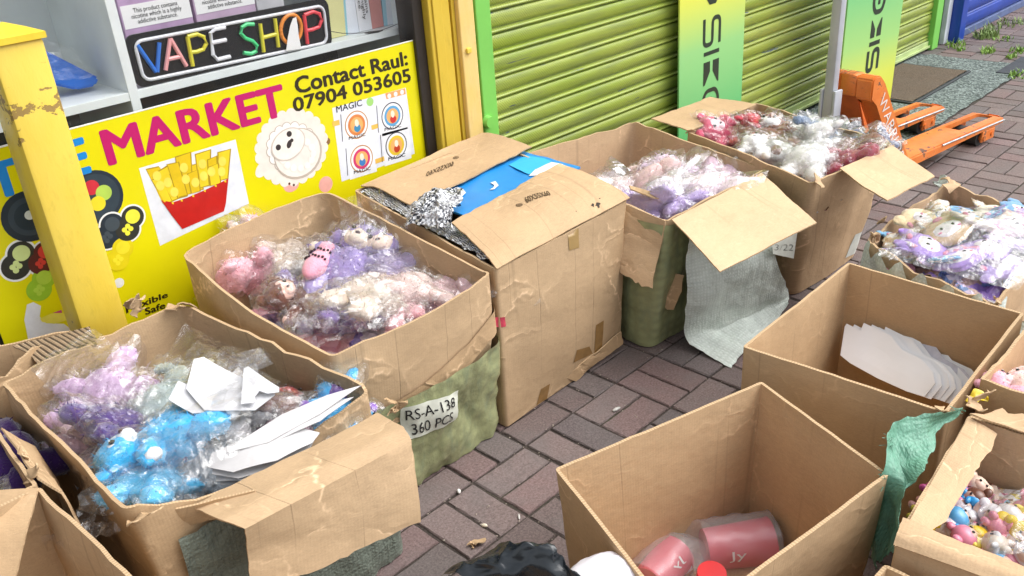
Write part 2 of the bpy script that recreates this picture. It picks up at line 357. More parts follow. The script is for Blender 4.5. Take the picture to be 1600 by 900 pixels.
def brick(x0, x1, y0, y1):
    g_ = .0033; x0 += g_+rnd.uniform(-.001, .0015); x1 -= g_+rnd.uniform(-.001, .0015); y0 += g_; y1 -= g_; dz = rnd.uniform(-.0022, .0012); tx, ty = rnd.gauss(0, .006), rnd.gauss(0, .006)
    b = len(V); k = rnd.random(); q = rnd.uniform(.8, 1.18)
    tint = [x*q for x in ((.176, .134, .126) if k < .5 else (.190, .132, .126) if k < .72 else (.170, .140, .133) if k < .9 else (.150, .124, .122))]
    cx, cy = (x0+x1)/2, (y0+y1)/2
    nx, ny = max(2, int((x1-x0)/.016)), max(2, int((y1-y0)/.016)); loop = []
    for i in range(nx): loop.append((x0+(x1-x0)*i/nx, y0))
    for i in range(ny): loop.append((x1, y0+(y1-y0)*i/ny))
    for i in range(nx): loop.append((x1-(x1-x0)*i/nx, y1))
    for i in range(ny): loop.append((x0, y1-(y1-y0)*i/ny))
    n = len(loop)
    for ins, z in ((-.0005, -.012), (0, -.0035), (.0035, 0.)):
        for (x, y) in loop:
            w = (rnd.random()**3)*.0028*(1 if ins >= 0 else 0)
            f = (ins+w)/max(.03, math.hypot(x-cx, y-cy))
            xx, yy = x+(cx-x)*f, y+(cy-y)*f; V.append((xx, yy, z+dz+(xx-cx)*tx+(yy-cy)*ty))
    for r in (0, 1):
        for i in range(n): F.append((b+r*n+i, b+r*n+(i+1) % n, b+(r+1)*n+(i+1) % n, b+(r+1)*n+i))
    F.append(tuple(range(b+2*n, b+3*n))); TC.extend([tint]*(3*n))
PATCH = (3.0, 5.02, .20, .93)
for i in range(-12, 46):
    for j in range(-12, 5):
        x, y = i*.2, j*.2
        if y > .85: continue
        if PATCH[0] < x+.1 < PATCH[1] and y+.1 > PATCH[2]: continue
        if (i+j) % 2 == 1: brick(x, x+.2, y, y+.1); brick(x, x+.2, y+.1, y+.2)
        else: brick(x, x+.1, y, y+.2); brick(x+.1, x+.2, y, y+.2)
pv = mesh('pavement', V, F, PAV, smooth=False); pv['kind'] = 'structure'
ca = pv.data.color_attributes.new('tint', 'FLOAT_COLOR', 'POINT')
ca.data.foreach_set('color', np.array([(*c, 1) for c in TC], 'f').ravel())
# speckled tarmac patch in front of the shutter
m_, t, p = mat('speckled_tarmac'); tc = nd(t, 'ShaderNodeTexCoord'); vo = nd(t, 'ShaderNodeTexVoronoi'); vo.inputs['Scale'].default_value = 95; t.links.new(tc.outputs['Object'], vo.inputs['Vector'])
n2 = tex(t, tc.outputs['Object'], 5, 4); hs = nd(t, 'ShaderNodeSeparateColor'); t.links.new(vo.outputs['Color'], hs.inputs[0])
c = mixc(t, ramp(t, hs.outputs[0], .25, .9), (.05, .065, .062), (.26, .31, .295)); c = mixc(t, ramp(t, n2.outputs[0], .4, .7, 0, .5), c, (.085, .11, .10))
t.links.new(c, p.inputs['Base Color']); p.inputs['Roughness'].default_value = .85; t.links.new(bump(t, vo.outputs['Distance'], .9, .006), p.inputs['Normal'])
V, F = [], []; nx, ny = 60, 18
for j in range(ny+1):
    for i in range(nx+1):
        x = PATCH[0]+.0+(PATCH[1]-PATCH[0])*i/nx; y = PATCH[2]+.01+(PATCH[3]-PATCH[2])*j/ny
        if i in (0, nx): x += ns((x, y, 0), 9)*.02
        if j == 0: y += ns((x, y, 0), 9)*.015
        V.append((x, y, -.001+ns((x, y, 0), 6)*.004))
F = [(j*(nx+1)+i, j*(nx+1)+i+1, (j+1)*(nx+1)+i+1, (j+1)*(nx+1)+i) for j in range(ny) for i in range(nx)]
tp = mesh('tarmac_patch', V, F, m_); tp['kind'] = 'structure'
# doormat let into it
m_, t, p = mat('brown_coir'); tc = nd(t, 'ShaderNodeTexCoord'); n1 = tex(t, tc.outputs['Object'], 150, 5, .8); n2 = tex(t, tc.outputs['Object'], 6, 3)
c = mixc(t, ramp(t, n1.outputs[0], .36, .66), (.05, .034, .024), (.25, .185, .13)); c = mixc(t, ramp(t, n2.outputs[0], .45, .75, 0, .4), c, (.16, .13, .10))
t.links.new(c, p.inputs['Base Color']); p.inputs['Roughness'].default_value = 1; t.links.new(bump(t, n1.outputs[0], 1, .01), p.inputs['Normal'])
dm = thing('doormat', 'brown bristly doormat with a dark rim lying before the green shutter', 'doormat', (4.3, .66, 0))
V, F = [], []
for j in range(15):
    for i in range(25):
        x, y = 3.86+.80*i/24, .47+.40*j/14; V.append((x, y, .012+ns((x, y, 0), 40)*.004))
F = [(j*25+i, j*25+i+1, j*25+i+26, j*25+i+25) for j in range(14) for i in range(24)]
mesh('bristle_pad', V, F, m_, dm)
bm = bmesh.new()
for d in ((3.84, 4.68, .45, .468, 0, .010), (3.84, 4.68, .872, .89, 0, .010), (3.84, 3.858, .4685, .8715, 0, .0098), (4.662, 4.68, .4685, .8715, 0, .0098)): add_box(bm, *d, bev=.003)
bm_out('rubber_rim', bm, flat((.028, .034, .036), .7, 'black_rubber'), dm)
sb = box('slab', (4.74, 5.2, .185, .33, -.01, .004), flat((.032, .037, .045), .7, 'dark_slate', var=.3, bmp=.5), bev=.006); tag(sb, 'small dark slate slab let into the bricks beyond the speckled patch', 'paving slab')
# ================================================================== SHOPFRONT (left)
YW = .91
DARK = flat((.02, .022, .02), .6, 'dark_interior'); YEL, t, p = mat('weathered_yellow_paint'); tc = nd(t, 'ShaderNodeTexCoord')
def yellow(name, base, wear=.62, seed=0, chip=(.33, .22, .06)):
    m, t, p = mat(name); tc = nd(t, 'ShaderNodeTexCoord'); o = tc.outputs['Object']
    big = tex(t, o, 5, 4, .6, (1, 1, .5), seed); gr = tex(t, o, 45, 5, .7, (1, 1, .35), seed+2); ch = tex(t, o, 21, 6, .62, (1, 1, 1.4), seed+4)
    c = mixc(t, ramp(t, big.outputs[0], .35, .7), base, [x*y for x, y in zip(base, (1.05, 1.12, 1.9))]); c = mixc(t, ramp(t, gr.outputs[0], .55, .75, 0, .4), c, [x*.62 for x in base])
    szz = nd(t, 'ShaderNodeSeparateXYZ'); t.links.new(o, szz.inputs[0]); bz = ramp(t, math_(t, 'ABSOLUTE', math_(t, 'SUBTRACT', szz.outputs[2], 1.03)), .0, .085, .17, 0) if name.startswith('worn') else 0.
    pk = ramp(t, math_(t, 'ADD', ch.outputs[0], bz), wear, wear+.012); c = mixc(t, pk, c, chip)
    t.links.new(c, p.inputs['Base Color']); p.inputs['Roughness'].default_value = .42
    t.links.new(bump(t, math_(t, 'MULTIPLY', pk, -1), .6, .003, bump(t, gr.outputs[0], .25, .004)), p.inputs['Normal']); return m
YPOST = yellow('worn_yellow_paint', (.74, .52, .05), .69, 1, (.30, .19, .045)); YDOOR = yellow('yellow_door_paint', (.62, .42, .03), .74, 5, (.3, .2, .03)); YPALE = yellow('pale_yellow_paint', (.78, .55, .17), .76, 8, (.5, .36, .1))
sf = thing('shopfront', 'yellow framed shop window front with a dark interior behind the glass', 'shopfront', (-.6, .95, 0))
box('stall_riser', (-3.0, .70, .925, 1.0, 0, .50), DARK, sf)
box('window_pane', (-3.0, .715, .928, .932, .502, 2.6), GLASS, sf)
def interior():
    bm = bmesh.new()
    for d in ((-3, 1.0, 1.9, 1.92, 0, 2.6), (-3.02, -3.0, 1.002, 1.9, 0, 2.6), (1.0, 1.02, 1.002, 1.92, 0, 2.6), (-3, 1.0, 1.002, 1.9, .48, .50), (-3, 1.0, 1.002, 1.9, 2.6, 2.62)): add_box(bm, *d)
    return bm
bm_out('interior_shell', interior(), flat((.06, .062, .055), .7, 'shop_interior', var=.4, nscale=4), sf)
bm = bmesh.new(); add_box(bm, .702, .745, .90, .985, .0, 2.6, .003); bm_out('black_gasket', bm, flat((.02, .015, .012), .5, 'black_rubber'), sf)
bm = bmesh.new(); add_box(bm, .747, .838, .872, .99, 0, 2.6, .004); add_box(bm, .762, .80, .866, .8715, 0, 2.6, .002); bm_out('door_jamb', bm, YDOOR, sf)
bm = bmesh.new(); add_box(bm, .839, .852, .90, .99, 0, 2.6); bm_out('door_seal', bm, flat((.16, .11, .05), .6, 'brown_seal'), sf)
bm = bmesh.new(); add_box(bm, .853, .868, .880, .99, 0, 2.6, .002); bm_out('door_bead', bm, YDOOR, sf)
bm = bmesh.new(); add_box(bm, .869, .938, .862, .99, 0, 2.6, .004); bm_out('door_frame', bm, YPALE, sf)
bm = bmesh.new(); cyl(bm, (.895, .868, .85), (.895, .855, .85), .010); add_box(bm, .885, .906, .853, .862, .842, .859, .002); bm_out('frame_stud', bm, YPOST, sf)
box('fascia', (-3.0, 10.5, .93, 1.3, 2.62, 3.3), YDOOR, sf)
# white display shelf behind the glass
YS = 1.0
SHW = flat((.72, .77, .77), .45, 'white_laminate', var=.05)
sh = thing('display_shelf', 'white cubby shelf unit standing behind the shop window glass', 'shelf', (0, 1.1, .5))
box('shelf_board', (-.745, .742, YS, 1.42, .925, .948), SHW, sh, .001)
for x in (-.226, .742): box('upright', (x, x+.026, YS-.002, 1.42, .502, 1.75), SHW, sh, .001)
box('upright', (-.77, -.746, YS-.002, 1.42, .502, 1.75), SHW, sh, .001)
box('back_panel', (-.745, .741, 1.421, 1.43, .949, 1.75), flat((.66, .71, .71), .5, 'grey_laminate', var=.04), sh)
box('shelf_board', (-.745, .742, YS, 1.42, 1.44, 1.463), SHW, sh, .001)
# vape cartons on the shelf
def wall_quad(name, TL, TR, BR, BL, y, m, parent):
    return mesh(name, [aty(*q, y) for q in (BL, BR, TR, TL)], [(0, 1, 2, 3)], m, parent, smooth=False)
DG = None
def text_mesh(name, body, quad, m, parent, bold=.012, n=None, sx=None, label=None, serif=None):
    """lettering fitted to four corners TL, TR, BR, BL (world points)"""
    bd = bold if bold > .005 else 0.
    c = bpy.data.curves.new('lettering', 'FONT'); c.body = body; c.offset = min(bold, 0.); c.align_x = 'CENTER' if '\n' in body else 'LEFT'; c.resolution_u = 3; c.space_line = .85
    if sx: c.space_character = sx
    o = bpy.data.objects.new('lettering', c); COL.objects.link(o); dg = bpy.context.evaluated_depsgraph_get(); dg.update()
    me = bpy.data.meshes.new_from_object(o.evaluated_get(dg)); bpy.data.objects.remove(o)
    co = np.empty(len(me.vertices)*3); me.vertices.foreach_get('co', co); co = co.reshape(-1, 3)
    F = [tuple(pg.vertices) for pg in me.polygons]; lo, hi = co.min(0), co.max(0); n0, F0 = len(co), list(F); co0 = co.copy(); dep = [0]*n0
    for k, (ox, oy) in enumerate(((1, 0), (-1, 0), (0, .8), (0, -.8), (.7, .6), (-.7, .6), (.7, -.6), (-.7, -.6)) if bd else ()):
        co = np.concatenate([co, co0+np.array((ox*bd, oy*bd, 0))]); F += [tuple(i+n0*(k+1) for i in f) for f in F0]; dep += [k+1]*n0
    TL, TR, BR, BL = [Vector(q) for q in quad]; V = []
    for q in co:
        a, b = (q[0]-lo[0])/(hi[0]-lo[0]), (q[1]-lo[1])/(hi[1]-lo[1]); V.append(BL.lerp(BR, a).lerp(TL.lerp(TR, a), b))
    nq_ = (BR-BL).cross(TL-BL).normalized()
    V = [v+nq_*.00006*k for v, k in zip(V, dep)]; bpy.data.meshes.remove(me)
    return mesh(name, V, F, m, parent, smooth=False, label=label)
LILAC = flat((.42, .28, .45), .5, 'lilac_print', var=.2)
def carton(label, x0, x1, y0, d, z1, zl, col, txt, quad):
    c_ = thing('vape_carton', label, 'carton', ((x0+x1)/2, y0, .95), group='vape cartons on the white shelf')
    box('carton_body', (x0, x1, y0, y0+d, .949, z1), col, c_, .002)
    box('warning_panel', (x0+.004, x1-.001, y0-.0012, y0-.0002, zl, zl+.062), WHITE, c_)
    if txt: text_mesh('warning_text', txt, [Vector((x0+(x1-x0)*a, y0-.0022, zl+b)) for a, b in ((.14, .052), (.86, .052), (.86, .010), (.14, .010))], BLACK, c_, .004)
    return c_
WT = 'This product contains\nnicotine which is a highly\naddictive substance.'
x0, x1 = aty(192, 40, 1.1).x, aty(301, 25, 1.1).x; zl = aty(200, 46, 1.1).z
c_ = carton('lilac carton with nicotine warning, nearest the left divider of the white shelf', x0, x1, 1.1, .1, zl+.22, zl, LILAC, WT, None)
bm = bmesh.new(); cyl(bm, (x0+.04, 1.0985, zl+.09), (x0+.04, 1.0985, zl+.13), .010); bm_out('printed_device', bm, flat((.03, .12, .2), .4, 'blue_print'), c_)
x2, x3 = aty(306, 30, 1.1).x, aty(400, 12, 1.1).x
carton('pink carton with nicotine warning, in the middle behind the neon sign', x2+.002, x3, 1.1, .1, zl+.22, zl+.003, flat((.50, .36, .5), .5, 'pink_print'), WT, None)
carton('white carton with its warning hidden, over the S of the neon sign', x3+.004, x3+.10, 1.1, .1, zl+.22, zl+.012, flat((.5, .5, .52), .5, 'pale_print'), None, None)
def leaning_box(label, xa, xb, y0, z1, cols, txt):
    c_ = thing('vape_carton', label, 'carton', ((xa+xb)/2, y0, .949), group='pastel cartons beside the neon sign')
    w = xb-xa; n = len(cols)
    for i, (f0, f1, sl, col) in enumerate(cols):
        pts = [Vector((xa+w*f0+sl*0, y0, .9495)), Vector((xa+w*f1, y0, .9495)), Vector((xa+w*min(1, f1+sl), y0, z1)), Vector((xa+w*min(1, f0+sl), y0, z1))]
        bm = bmesh.new(); prism(bm, pts, (0, .03+.001*i, 0)); bm_out('carton_panel', bm, flat(col, .45, 'carton_print', var=.06), c_)
    if txt:
        a, b = xa+w*txt[1], xa+w*txt[2]
        text_mesh('warning_text', txt[0], [Vector(q) for q in ((b, y0-.002, z1-.02), (b, y0-.002, .985), (a, y0-.002, .985), (a, y0-.002, z1-.02))], BLACK, c_, .002)
YB = 1.06
xs = [aty(u, 40, YB).x for u in (512, 560, 600, 632)]
leaning_box('pale yellow and white carton beside the right end of the neon sign', xs[0], xs[1]-.001, YB, 1.30, ((0, .55, .25, (.66, .64, .30)), (.551, .62, .25, (.25, .52, .60)), (.621, 1, .25, (.70, .74, .80))), None)
leaning_box('white and red carton standing between two pastel cartons', xs[1]+.001, xs[2]-.001, YB, 1.30, ((0, .52, 0, (.74, .75, .78)), (.521, 1, .1, (.60, .26, .24))), (WT, .08, .46))
leaning_box('blue edged white carton against the right end of the white shelf', xs[2]+.001, xs[3]-.004, YB, 1.30, ((0, .18, .2, (.35, .62, .74)), (.181, 1, .2, (.72, .76, .82))), None)
# blue packet in the left cubby
bp = thing('blue_packet', 'blue wedge shaped packet in clear plastic lying in the left cubby', 'packet', (-.36, 1.2, .95))
pq = [aty(*q, 1.10) for q in ((70, 78), (156, 122), (150, 135), (120, 141), (60, 128))]
bm = bmesh.new(); prism(bm, pq, (0, .10, .0)); bmesh.ops.bevel(bm, geom=bm.edges[:], offset=.006, segments=2, affect='EDGES'); bm_out('pouch', bm, flat((.01, .13, .55), .3, 'blue_plastic'), bp, smooth=True)
def crinkle(name, V, F, m, parent=None, local=False, amp=.004, s=22, seed=0, uv=None):
    out = []
    for v in V:
        v = Vector(v); d = Vector((ns(v, s, seed), ns(v, s, seed+1), ns(v, s, seed+2)))*amp*1.5; d += Vector((ns(v, s*2.7, seed+3), ns(v, s*2.7, seed+4), ns(v, s*2.7, seed+5)))*amp*.8; out.append(v+d)
    return mesh(name, out, F, m, parent, local, uv=uv, smooth=False)
q4 = [aty(*q, 1.095) for q in ((62, 60), (110, 70), (156, 118), (60, 128))]
V = [q4[0].lerp(q4[1], i/12).lerp(q4[3].lerp(q4[2], i/12), j/12) for j in range(13) for i in range(13)]; F = [(j*13+i, j*13+i+1, j*13+i+14, j*13+i+13) for j in range(12) for i in range(12)]
crinkle('clear_wrap', V, F, FILM, bp, amp=.006)
# neon sign leaning on the shelf front
NY = 1.012; sg = thing('neon_sign', 'black neon sign reading VAPE SHOP with white tube border on shelf', 'neon sign', (.1, NY, .96))
NTL, NTR, NBR, NBL = [aty(*q, NY) for q in ((192, 57), (512, -4), (520, 74), (214, 139))]
def nq(a, b, y=0.): v = NTL.lerp(NTR, a).lerp(NBL.lerp(NBR, a), b); v.y = NY-y; return v
nW, nH = (NTR-NTL).length, (NTL-NBL).length
def rrect(x0, x1, y0, y1, r, y, k=6):
    o = []; ax, ay = r/nW, r/nH
    for cx, cy, a0 in ((x1-ax, y0+ay, -PI/2), (x1-ax, y1-ay, 0), (x0+ax, y1-ay, PI/2), (x0+ax, y0+ay, PI)):
        for i in range(k+1): a = a0+PI/2*i/k; o.append(nq(cx+ax*math.cos(a), cy+ay*math.sin(a), y))
    return o
bm = bmesh.new(); prism(bm, rrect(0, 1, 0, 1, .028, 0), (0, .006, 0)); bm_out('backing_board', bm, flat((.010, .011, .013), .15, 'black_acrylic'), sg)
bm = bmesh.new(); r = rrect(.035, .965, .13, .87, .022, .006); r.append(r[0]); tube(bm, r, .0048, 8, False); bm_out('border_tube', bm, flat((.66, .68, .72), .35, 'white_silicone', var=.03), sg, smooth=True)
def stroke(letter, col, segs):
    bm = bmesh.new()
    for s in segs: tube(bm, [nq(a, b, .007) for a, b in s], .0060, 8)
    bm_out('letter', bm, flat(col, .35, 'neon_silicone', var=.04), sg, smooth=True)
def L(u, v):  # photo pixel on the sign -> sign coordinates
    pnt = aty(u, v, NY-.007); e1, e2 = NTR-NTL, NBL-NTL; d = pnt-NTL
    M2 = np.array([[e1.x, e2.x], [e1.z, e2.z]]); s = np.linalg.solve(M2, [d.x, d.z]); return (s[0], s[1])
def LP(*q): return [L(*a) for a in q]
def arc(c, r, ry, a0, a1, n=12, rot=0): return [L(c[0]+r*math.cos(a0+(a1-a0)*i/n)+rot*ry*math.sin(a0+(a1-a0)*i/n), c[1]+ry*math.sin(a0+(a1-a0)*i/n)-.22*r*math.cos(a0+(a1-a0)*i/n)) for i in range(n+1)]
stroke('V', (.02, .16, .62), [LP((214, 70), (244, 112)), LP((246, 112), (249, 66))])
stroke('A', (.80, .36, .36), [LP((259, 109), (266, 60)), LP((266, 60), (292, 102)), LP((263, 92), (281, 88))])
stroke('P', (.66, .60, .03), [LP((302, 102), (293, 57)), LP((293, 57), (308, 53), (319, 57), (323, 67), (318, 76), (308, 80), (297, 81))])
stroke('E', (.72, .74, .78), [LP((352, 42), (336, 45), (329, 51), (334, 84), (341, 91), (361, 86)), LP((331, 66), (354, 61))])
stroke('S', (.06, .62, .22), [LP((397, 37), (386, 37), (378, 42), (377, 51), (384, 58), (396, 62), (403, 69), (402, 77), (394, 81), (382, 80))])
stroke('H', (.66, .60, .03), [LP((407, 36), (414, 78)), LP((430, 28), (437, 70)), LP((411, 57), (433, 51))])
stroke('O', (.80, .26, .03), [[L(456+16*math.cos(a)+.10*21*math.sin(a), 43+21*math.sin(a)-.2*16*math.cos(a)) for a in [2*PI*i/24 for i in range(25)]]])
stroke('P', (.74, .05, .07), [LP((483, 64), (476, 22)), LP((476, 22), (490, 17), (500, 20), (504, 29), (500, 39), (490, 43), (480, 45))])
bm = bmesh.new(); prism(bm, [nq(*L(*q), .016) for q in ((447, 75), (449, 55), (452, 38), (456, 27), (461, 25), (464, 38), (466, 52), (471, 71))], (0, .001, 0)); bm_out('paper_tab', bm, WHITE, sg)
bm = bmesh.new(); cab = [aty(*q, NY-.01) for q in ((517, 49), (535, 52), (556, 52), (572, 51), (590, 49), (605, 44), (625, 36))]; tube(bm, cab, .0012, 6); tube(bm, [aty(*q, NY-.01) for q in ((570, 51.5), (576, 51), (590, 49.5), (598, 47.5))], [.002, .0042, .0042, .0018], 8); bm_out('power_cable', bm, BLACK, sg, smooth=True)
# ================================================================== POSTER on the window
YP = .914
def wp(u, v, k=1): q = aty(u, v, YP-.00025*k); return q
bl = aty(-40, 600, YP); 
ps = thing('poster', 'big yellow shop poster reading MARKET with toy pictures on window', 'poster', (0, YP, .5))
PY = flat((.72, .66, .003), .30, 'yellow_print', var=.03)
zt = aty(110, 205, YP).z
pts = [Vector((-.735, YP, .12)), Vector((.705, YP, .12)), Vector((.705, YP, .914)), Vector((-.735, YP, .911))]
bm = bmesh.new(); prism(bm, pts, (0, .004, 0)); bm_out('sheet', bm, PY, ps)
bm = bmesh.new(); prism(bm, [Vector((-.735, YP-.0004, .9118)), Vector((.705, YP-.0004, .9148)), Vector((.705, YP-.0004, .918)), Vector((-.735, YP-.0004, .915))], (0, .004, 0)); bm_out('white_margin', bm, WHITE, ps)
def poly(name, pts, col, k=1, parent=ps, rough=.35, sm=True):
    return mesh(name, [wp(u, v, k) for u, v in pts], [tuple(range(len(pts)))[::-1]], flat(col, rough, 'print_colour', var=.08, nscale=30), parent, smooth=False)
def ell(u, v, rx, rz=None, n=28, rot=0.):
    c = aty(u, v, YP); rz = rz or rx; o = []
    for i in range(n):
        a = 2*PI*i/n; x, z = rx*math.cos(a), rz*math.sin(a); o.append((c.x+x*math.cos(rot)-z*math.sin(rot), c.z+x*math.sin(rot)+z*math.cos(rot)))
    return o
def shapes(name, lst, col, k=1, parent=ps):
    V, F = [], []
    for io, o in enumerate(lst):
        b = len(V); V += [(x, YP-.00025*k-.000008*io, z) for x, z in o]; F.append(tuple(range(b, b+len(o))))
    return mesh(name, V, F, flat(col, .35, 'print_colour', var=.08, nscale=30), parent, smooth=False)
def ptext(name, body, TL, TR, BR, BL, col, bold=.012, k=1, parent=ps, **kw): return text_mesh(name, body, [wp(*q, k) for q in (TL, TR, BR, BL)], flat(col, .35, 'print_colour', var=.03), parent, bold, **kw)
MAG = (.50, .010, .135); BLU = (.01, .24, .68); INK = (.025, .018, .006)
ptext('headline', 'MARKET', (157, 206), (438, 133), (447, 178), (172, 257), MAG, .035)
ptext('headline', 'THE', (-27, 262), (128, 216), (141, 268), (-10, 312), BLU, .035)
ptext('contact_text', 'Contact Raul:', (459, 122), (634, 80), (637, 101), (464, 147), INK, .034)
ptext('phone_number_text', '07904 053605', (457, 154), (639, 107), (642, 127), (460, 175), INK, .03)
ptext('small_print', 'Flexible', (196, 478), (261, 456), (262, 464), (198, 489), INK, .03)
ptext('small_print', 'Safe', (226, 482), (257, 472), (258, 481), (228, 492), INK, .03)
poly('picture_card', [(217, 263), (368, 218), (389, 318), (250, 384)], (.74, .77, .83), 1)
fr = [((232, 268), (252, 264), (270, 312), (256, 318)), ((250, 271), (266, 262), (282, 308), (268, 314)), ((276, 250), (297, 243), (301, 300), (284, 305)), ((268, 275), (280, 270), (292, 306), (280, 310)), ((300, 262), (312, 258), (316, 296), (303, 300)), ((306, 246), (327, 239), (326, 290), (312, 294)), ((324, 254), (336, 248), (339, 286), (327, 290)), ((340, 243), (357, 238), (353, 280), (340, 284)), ((286, 280), (296, 276), (300, 302), (290, 305))]
fr = [tuple((300+(u-300)*1.04, 312+(v-312)*1.06) for u, v in f) for f in fr]
fr += [((238, 282), (252, 276), (268, 314), (258, 318)), ((262, 258), (278, 254), (292, 304), (278, 308)), ((326, 262), (340, 256), (344, 286), (330, 290)), ((294, 272), (308, 266), (312, 298), (300, 302))]
for i, f in enumerate(fr):
    cu_, cv_ = sum(q[0] for q in f)/4, sum(q[1] for q in f)/4
    poly('chip_outline', [(cu_+(u-cu_)*1.0+(2 if u > cu_ else -2), cv_+(v-cv_)*1.06) for u, v in f], (.42, .28, .01), 1.9+i*.2)
    poly('printed_chip', f, (.80, .60, .02) if i % 2 else (.72, .50, .01), 2+i*.2)
shapes('bubble_pattern', [ell(u, v, .012, .014) for u, v in ((245, 275), (250, 290), (262, 285), (287, 262), (290, 280), (316, 256), (318, 275), (347, 252), (346, 268), (330, 268), (305, 285), (272, 300))], (.86, .70, .10), 5)
poly('printed_carton', [(252, 313), (270, 316), (292, 309), (320, 297), (345, 285), (357, 279), (353, 318), (350, 330), (285, 358), (268, 336)], (.50, .012, .010), 6)
shapes('edging_text_pattern', [[(aty(u+a, v+b, YP).x, aty(u+a, v+b, YP).z) for a, b in ((0, 0), (3, 1), (3, 4), (0, 3))] for u, v in ((255, 312), (268, 315), (282, 311), (300, 304), (318, 296), (335, 288), (350, 281))], (.85, .62, .02), 7)
# pop-it sheep
shapes('sheep_print', [ell(457, 231, .118, .108, 44), ell(412, 262, .035, .02, rot=.6), ell(455, 195, .03, .025)]+[[(x+.019*math.cos(b), z+.019*math.sin(b)) for b in [2*PI*q/14 for q in range(14)]] for x, z in ell(457, 231, .112, .102, 22)], (.80, .74, .66), 1)
shapes('bubble_pattern', [ell(457+34*math.cos(a), 231+33*math.sin(a), .0145) for a in [2*PI*i/17 for i in range(17)]], (.90, .86, .80), 4)
shapes('ring_pattern', [ell(457+34*math.cos(a), 231+33*math.sin(a), .0172) for a in [2*PI*i/17 for i in range(17)]], (.52, .45, .38), 2)
shapes('ring_print', [ell(466, 240, .086, .079)], (.50, .43, .36), 4.6); shapes('wool_print', [ell(465, 239, .081, .074)], (.84, .78, .71), 6)
shapes('bubble_pattern', [ell(464+25*math.cos(a), 240+23*math.sin(a), .011) for a in [2*PI*i/14 for i in range(14)]], (.92, .87, .80), 8.5)
shapes('printed_face', [ell(450, 225, .062, .048, rot=.25)], (.62, .55, .48), 11); shapes('printed_face', [ell(450, 225, .058, .044, rot=.25)], (.88, .82, .74), 12)
shapes('eye_dot_pattern', [ell(434, 230, .009), ell(451, 209, .009), ell(451, 225, .008, .013, rot=-.5), ell(455, 219, .006)], (.04, .03, .03), 13)
shapes('feet_print', [ell(481, 265, .014), ell(511, 221, .012)], (.25, .13, .05), .6)
shapes('pig_print', [ell(455, 289, .028, .022)], (.78, .40, .34), 1); shapes('pig_print', [ell(509, 288, .026, .026)], (.78, .40, .34), 1); shapes('eye_dot_pattern', [ell(452, 287, .004), ell(459, 289, .004)], (.1, .03, .02), 2)
# card of toys with MAGIC lettering
poly('picture_card', [(519, 169), (634, 137), (648, 240), (534, 284)], (.74, .77, .84), 1)
ptext('magic_lettering', 'MAGIC', (525, 166), (565, 155), (566, 165), (526, 176), (.03, .03, .05), .01, 2)
shapes('green_badge', [ell(578, 159, .014)], (.35, .66, .18), 2); poly('orange_badge', [(602, 146), (633, 138), (634, 147), (604, 155)], (.80, .35, .12), 2)
shapes('badge_icon', [ell(608, 150, .008), ell(618, 147, .008), ell(628, 144, .008)], (.85, .80, .78), 3)
for (u, v, c2, lbl) in ((557, 195, (.04, .25, .45), 0), (613, 181, (.55, .03, .03), 1), (565, 248, (.05, .2, .5), 2), (619, 227, (.5, .05, .02), 3)):
    poly('toy_tile', [(u-22, v-18), (u+20, v-29), (u+24, v+20), (u-18, v+33)], (.82, .84, .88), 1.6)
    shapes('toy_ring', [ell(u, v, .046)], (.05, .05, .08) if lbl % 2 else (.5, .25, .1), 2); shapes('toy_ring', [ell(u, v, .042)], (.82, .84, .86), 3)
    shapes('toy_disc', [ell(u, v, .034)], [(.66, .22, .06), (.10, .35, .62), (.62, .04, .16), (.74, .52, .04)][lbl], 4); shapes('toy_disc', [ell(u, v, .025)], (.85, .42, .14), 5)
    shapes('toy_knob', [ell(u+1, v+5, .013)], c2, 6); shapes('toy_glint', [ell(u, v-3, .008, .012)], (.9, .75, .6), 6.5)
    ptext('magic_lettering', 'MAGIC', (u-12, v+19), (u+14, v+12), (u+14, v+17), (u-12, v+24), (.03, .03, .05), .01, 3)
    poly('toy_rule', [(u-25, v-16), (u-24, v-16.3), (u-21, v+26), (u-22, v+26.3)], (.08, .08, .1), 3)
poly('orange_strip', [(519, 190), (530, 187), (531, 195), (520, 198)], (.8, .5, .1), 3); poly('orange_strip', [(580, 196), (590, 193), (591, 200), (581, 203)], (.8, .5, .1), 3); poly('orange_strip', [(586, 249), (600, 244), (601, 251), (587, 256)], (.8, .5, .1), 3)
# pop controllers and paint-pot discs
NAVY = (.018, .03, .045)
shapes('printed_disc', [ell(150, 308, .072)], NAVY, 1); shapes('printed_disc', [ell(150, 308, .062)], (.03, .05, .07), 2)
shapes('printed_button', [ell(143, 293, .02)], (.55, .03, .05), 3); shapes('printed_button', [ell(162, 301, .021), ], (.42, .62, .10), 3.4); shapes('printed_button', [ell(153, 318, .02)], (.75, .66, .03), 3.8)
shapes('printed_disc', [ell(46, 338, .066)], NAVY, 1); shapes('printed_disc', [ell(46, 338, .050)], (.035, .055, .075), 2); shapes('printed_disc', [ell(46, 338, .036)], (.02, .035, .05), 3); shapes('printed_button', [ell(46, 336, .012)], (.6, .65, .6), 4)
def pad(u, v, col, btn, s=1., halo=True):
    z_ = (u % 7)*.13+4*(u > 100)
    if halo: shapes('printed_halo', [ell(u+5*s, v-9*s, .036*s), ell(u-3*s, v+10*s, .038*s)], (.78, .80, .80), .7+z_)
    shapes('printed_gamepad', [ell(u+5*s, v-9*s, .031*s), ell(u-3*s, v+10*s, .033*s), ell(u+1*s, v, .020*s, .03*s)], col, 1.5+z_)
    shapes('printed_button', [ell(u+5*s, v-10*s, .02*s)]+[ell(u-3*s+a*s, v+10*s+b*s, .007*s) for a, b in ((-5, 1), (5, -1), (0, -5), (0, 6))], btn, 2.5+z_)
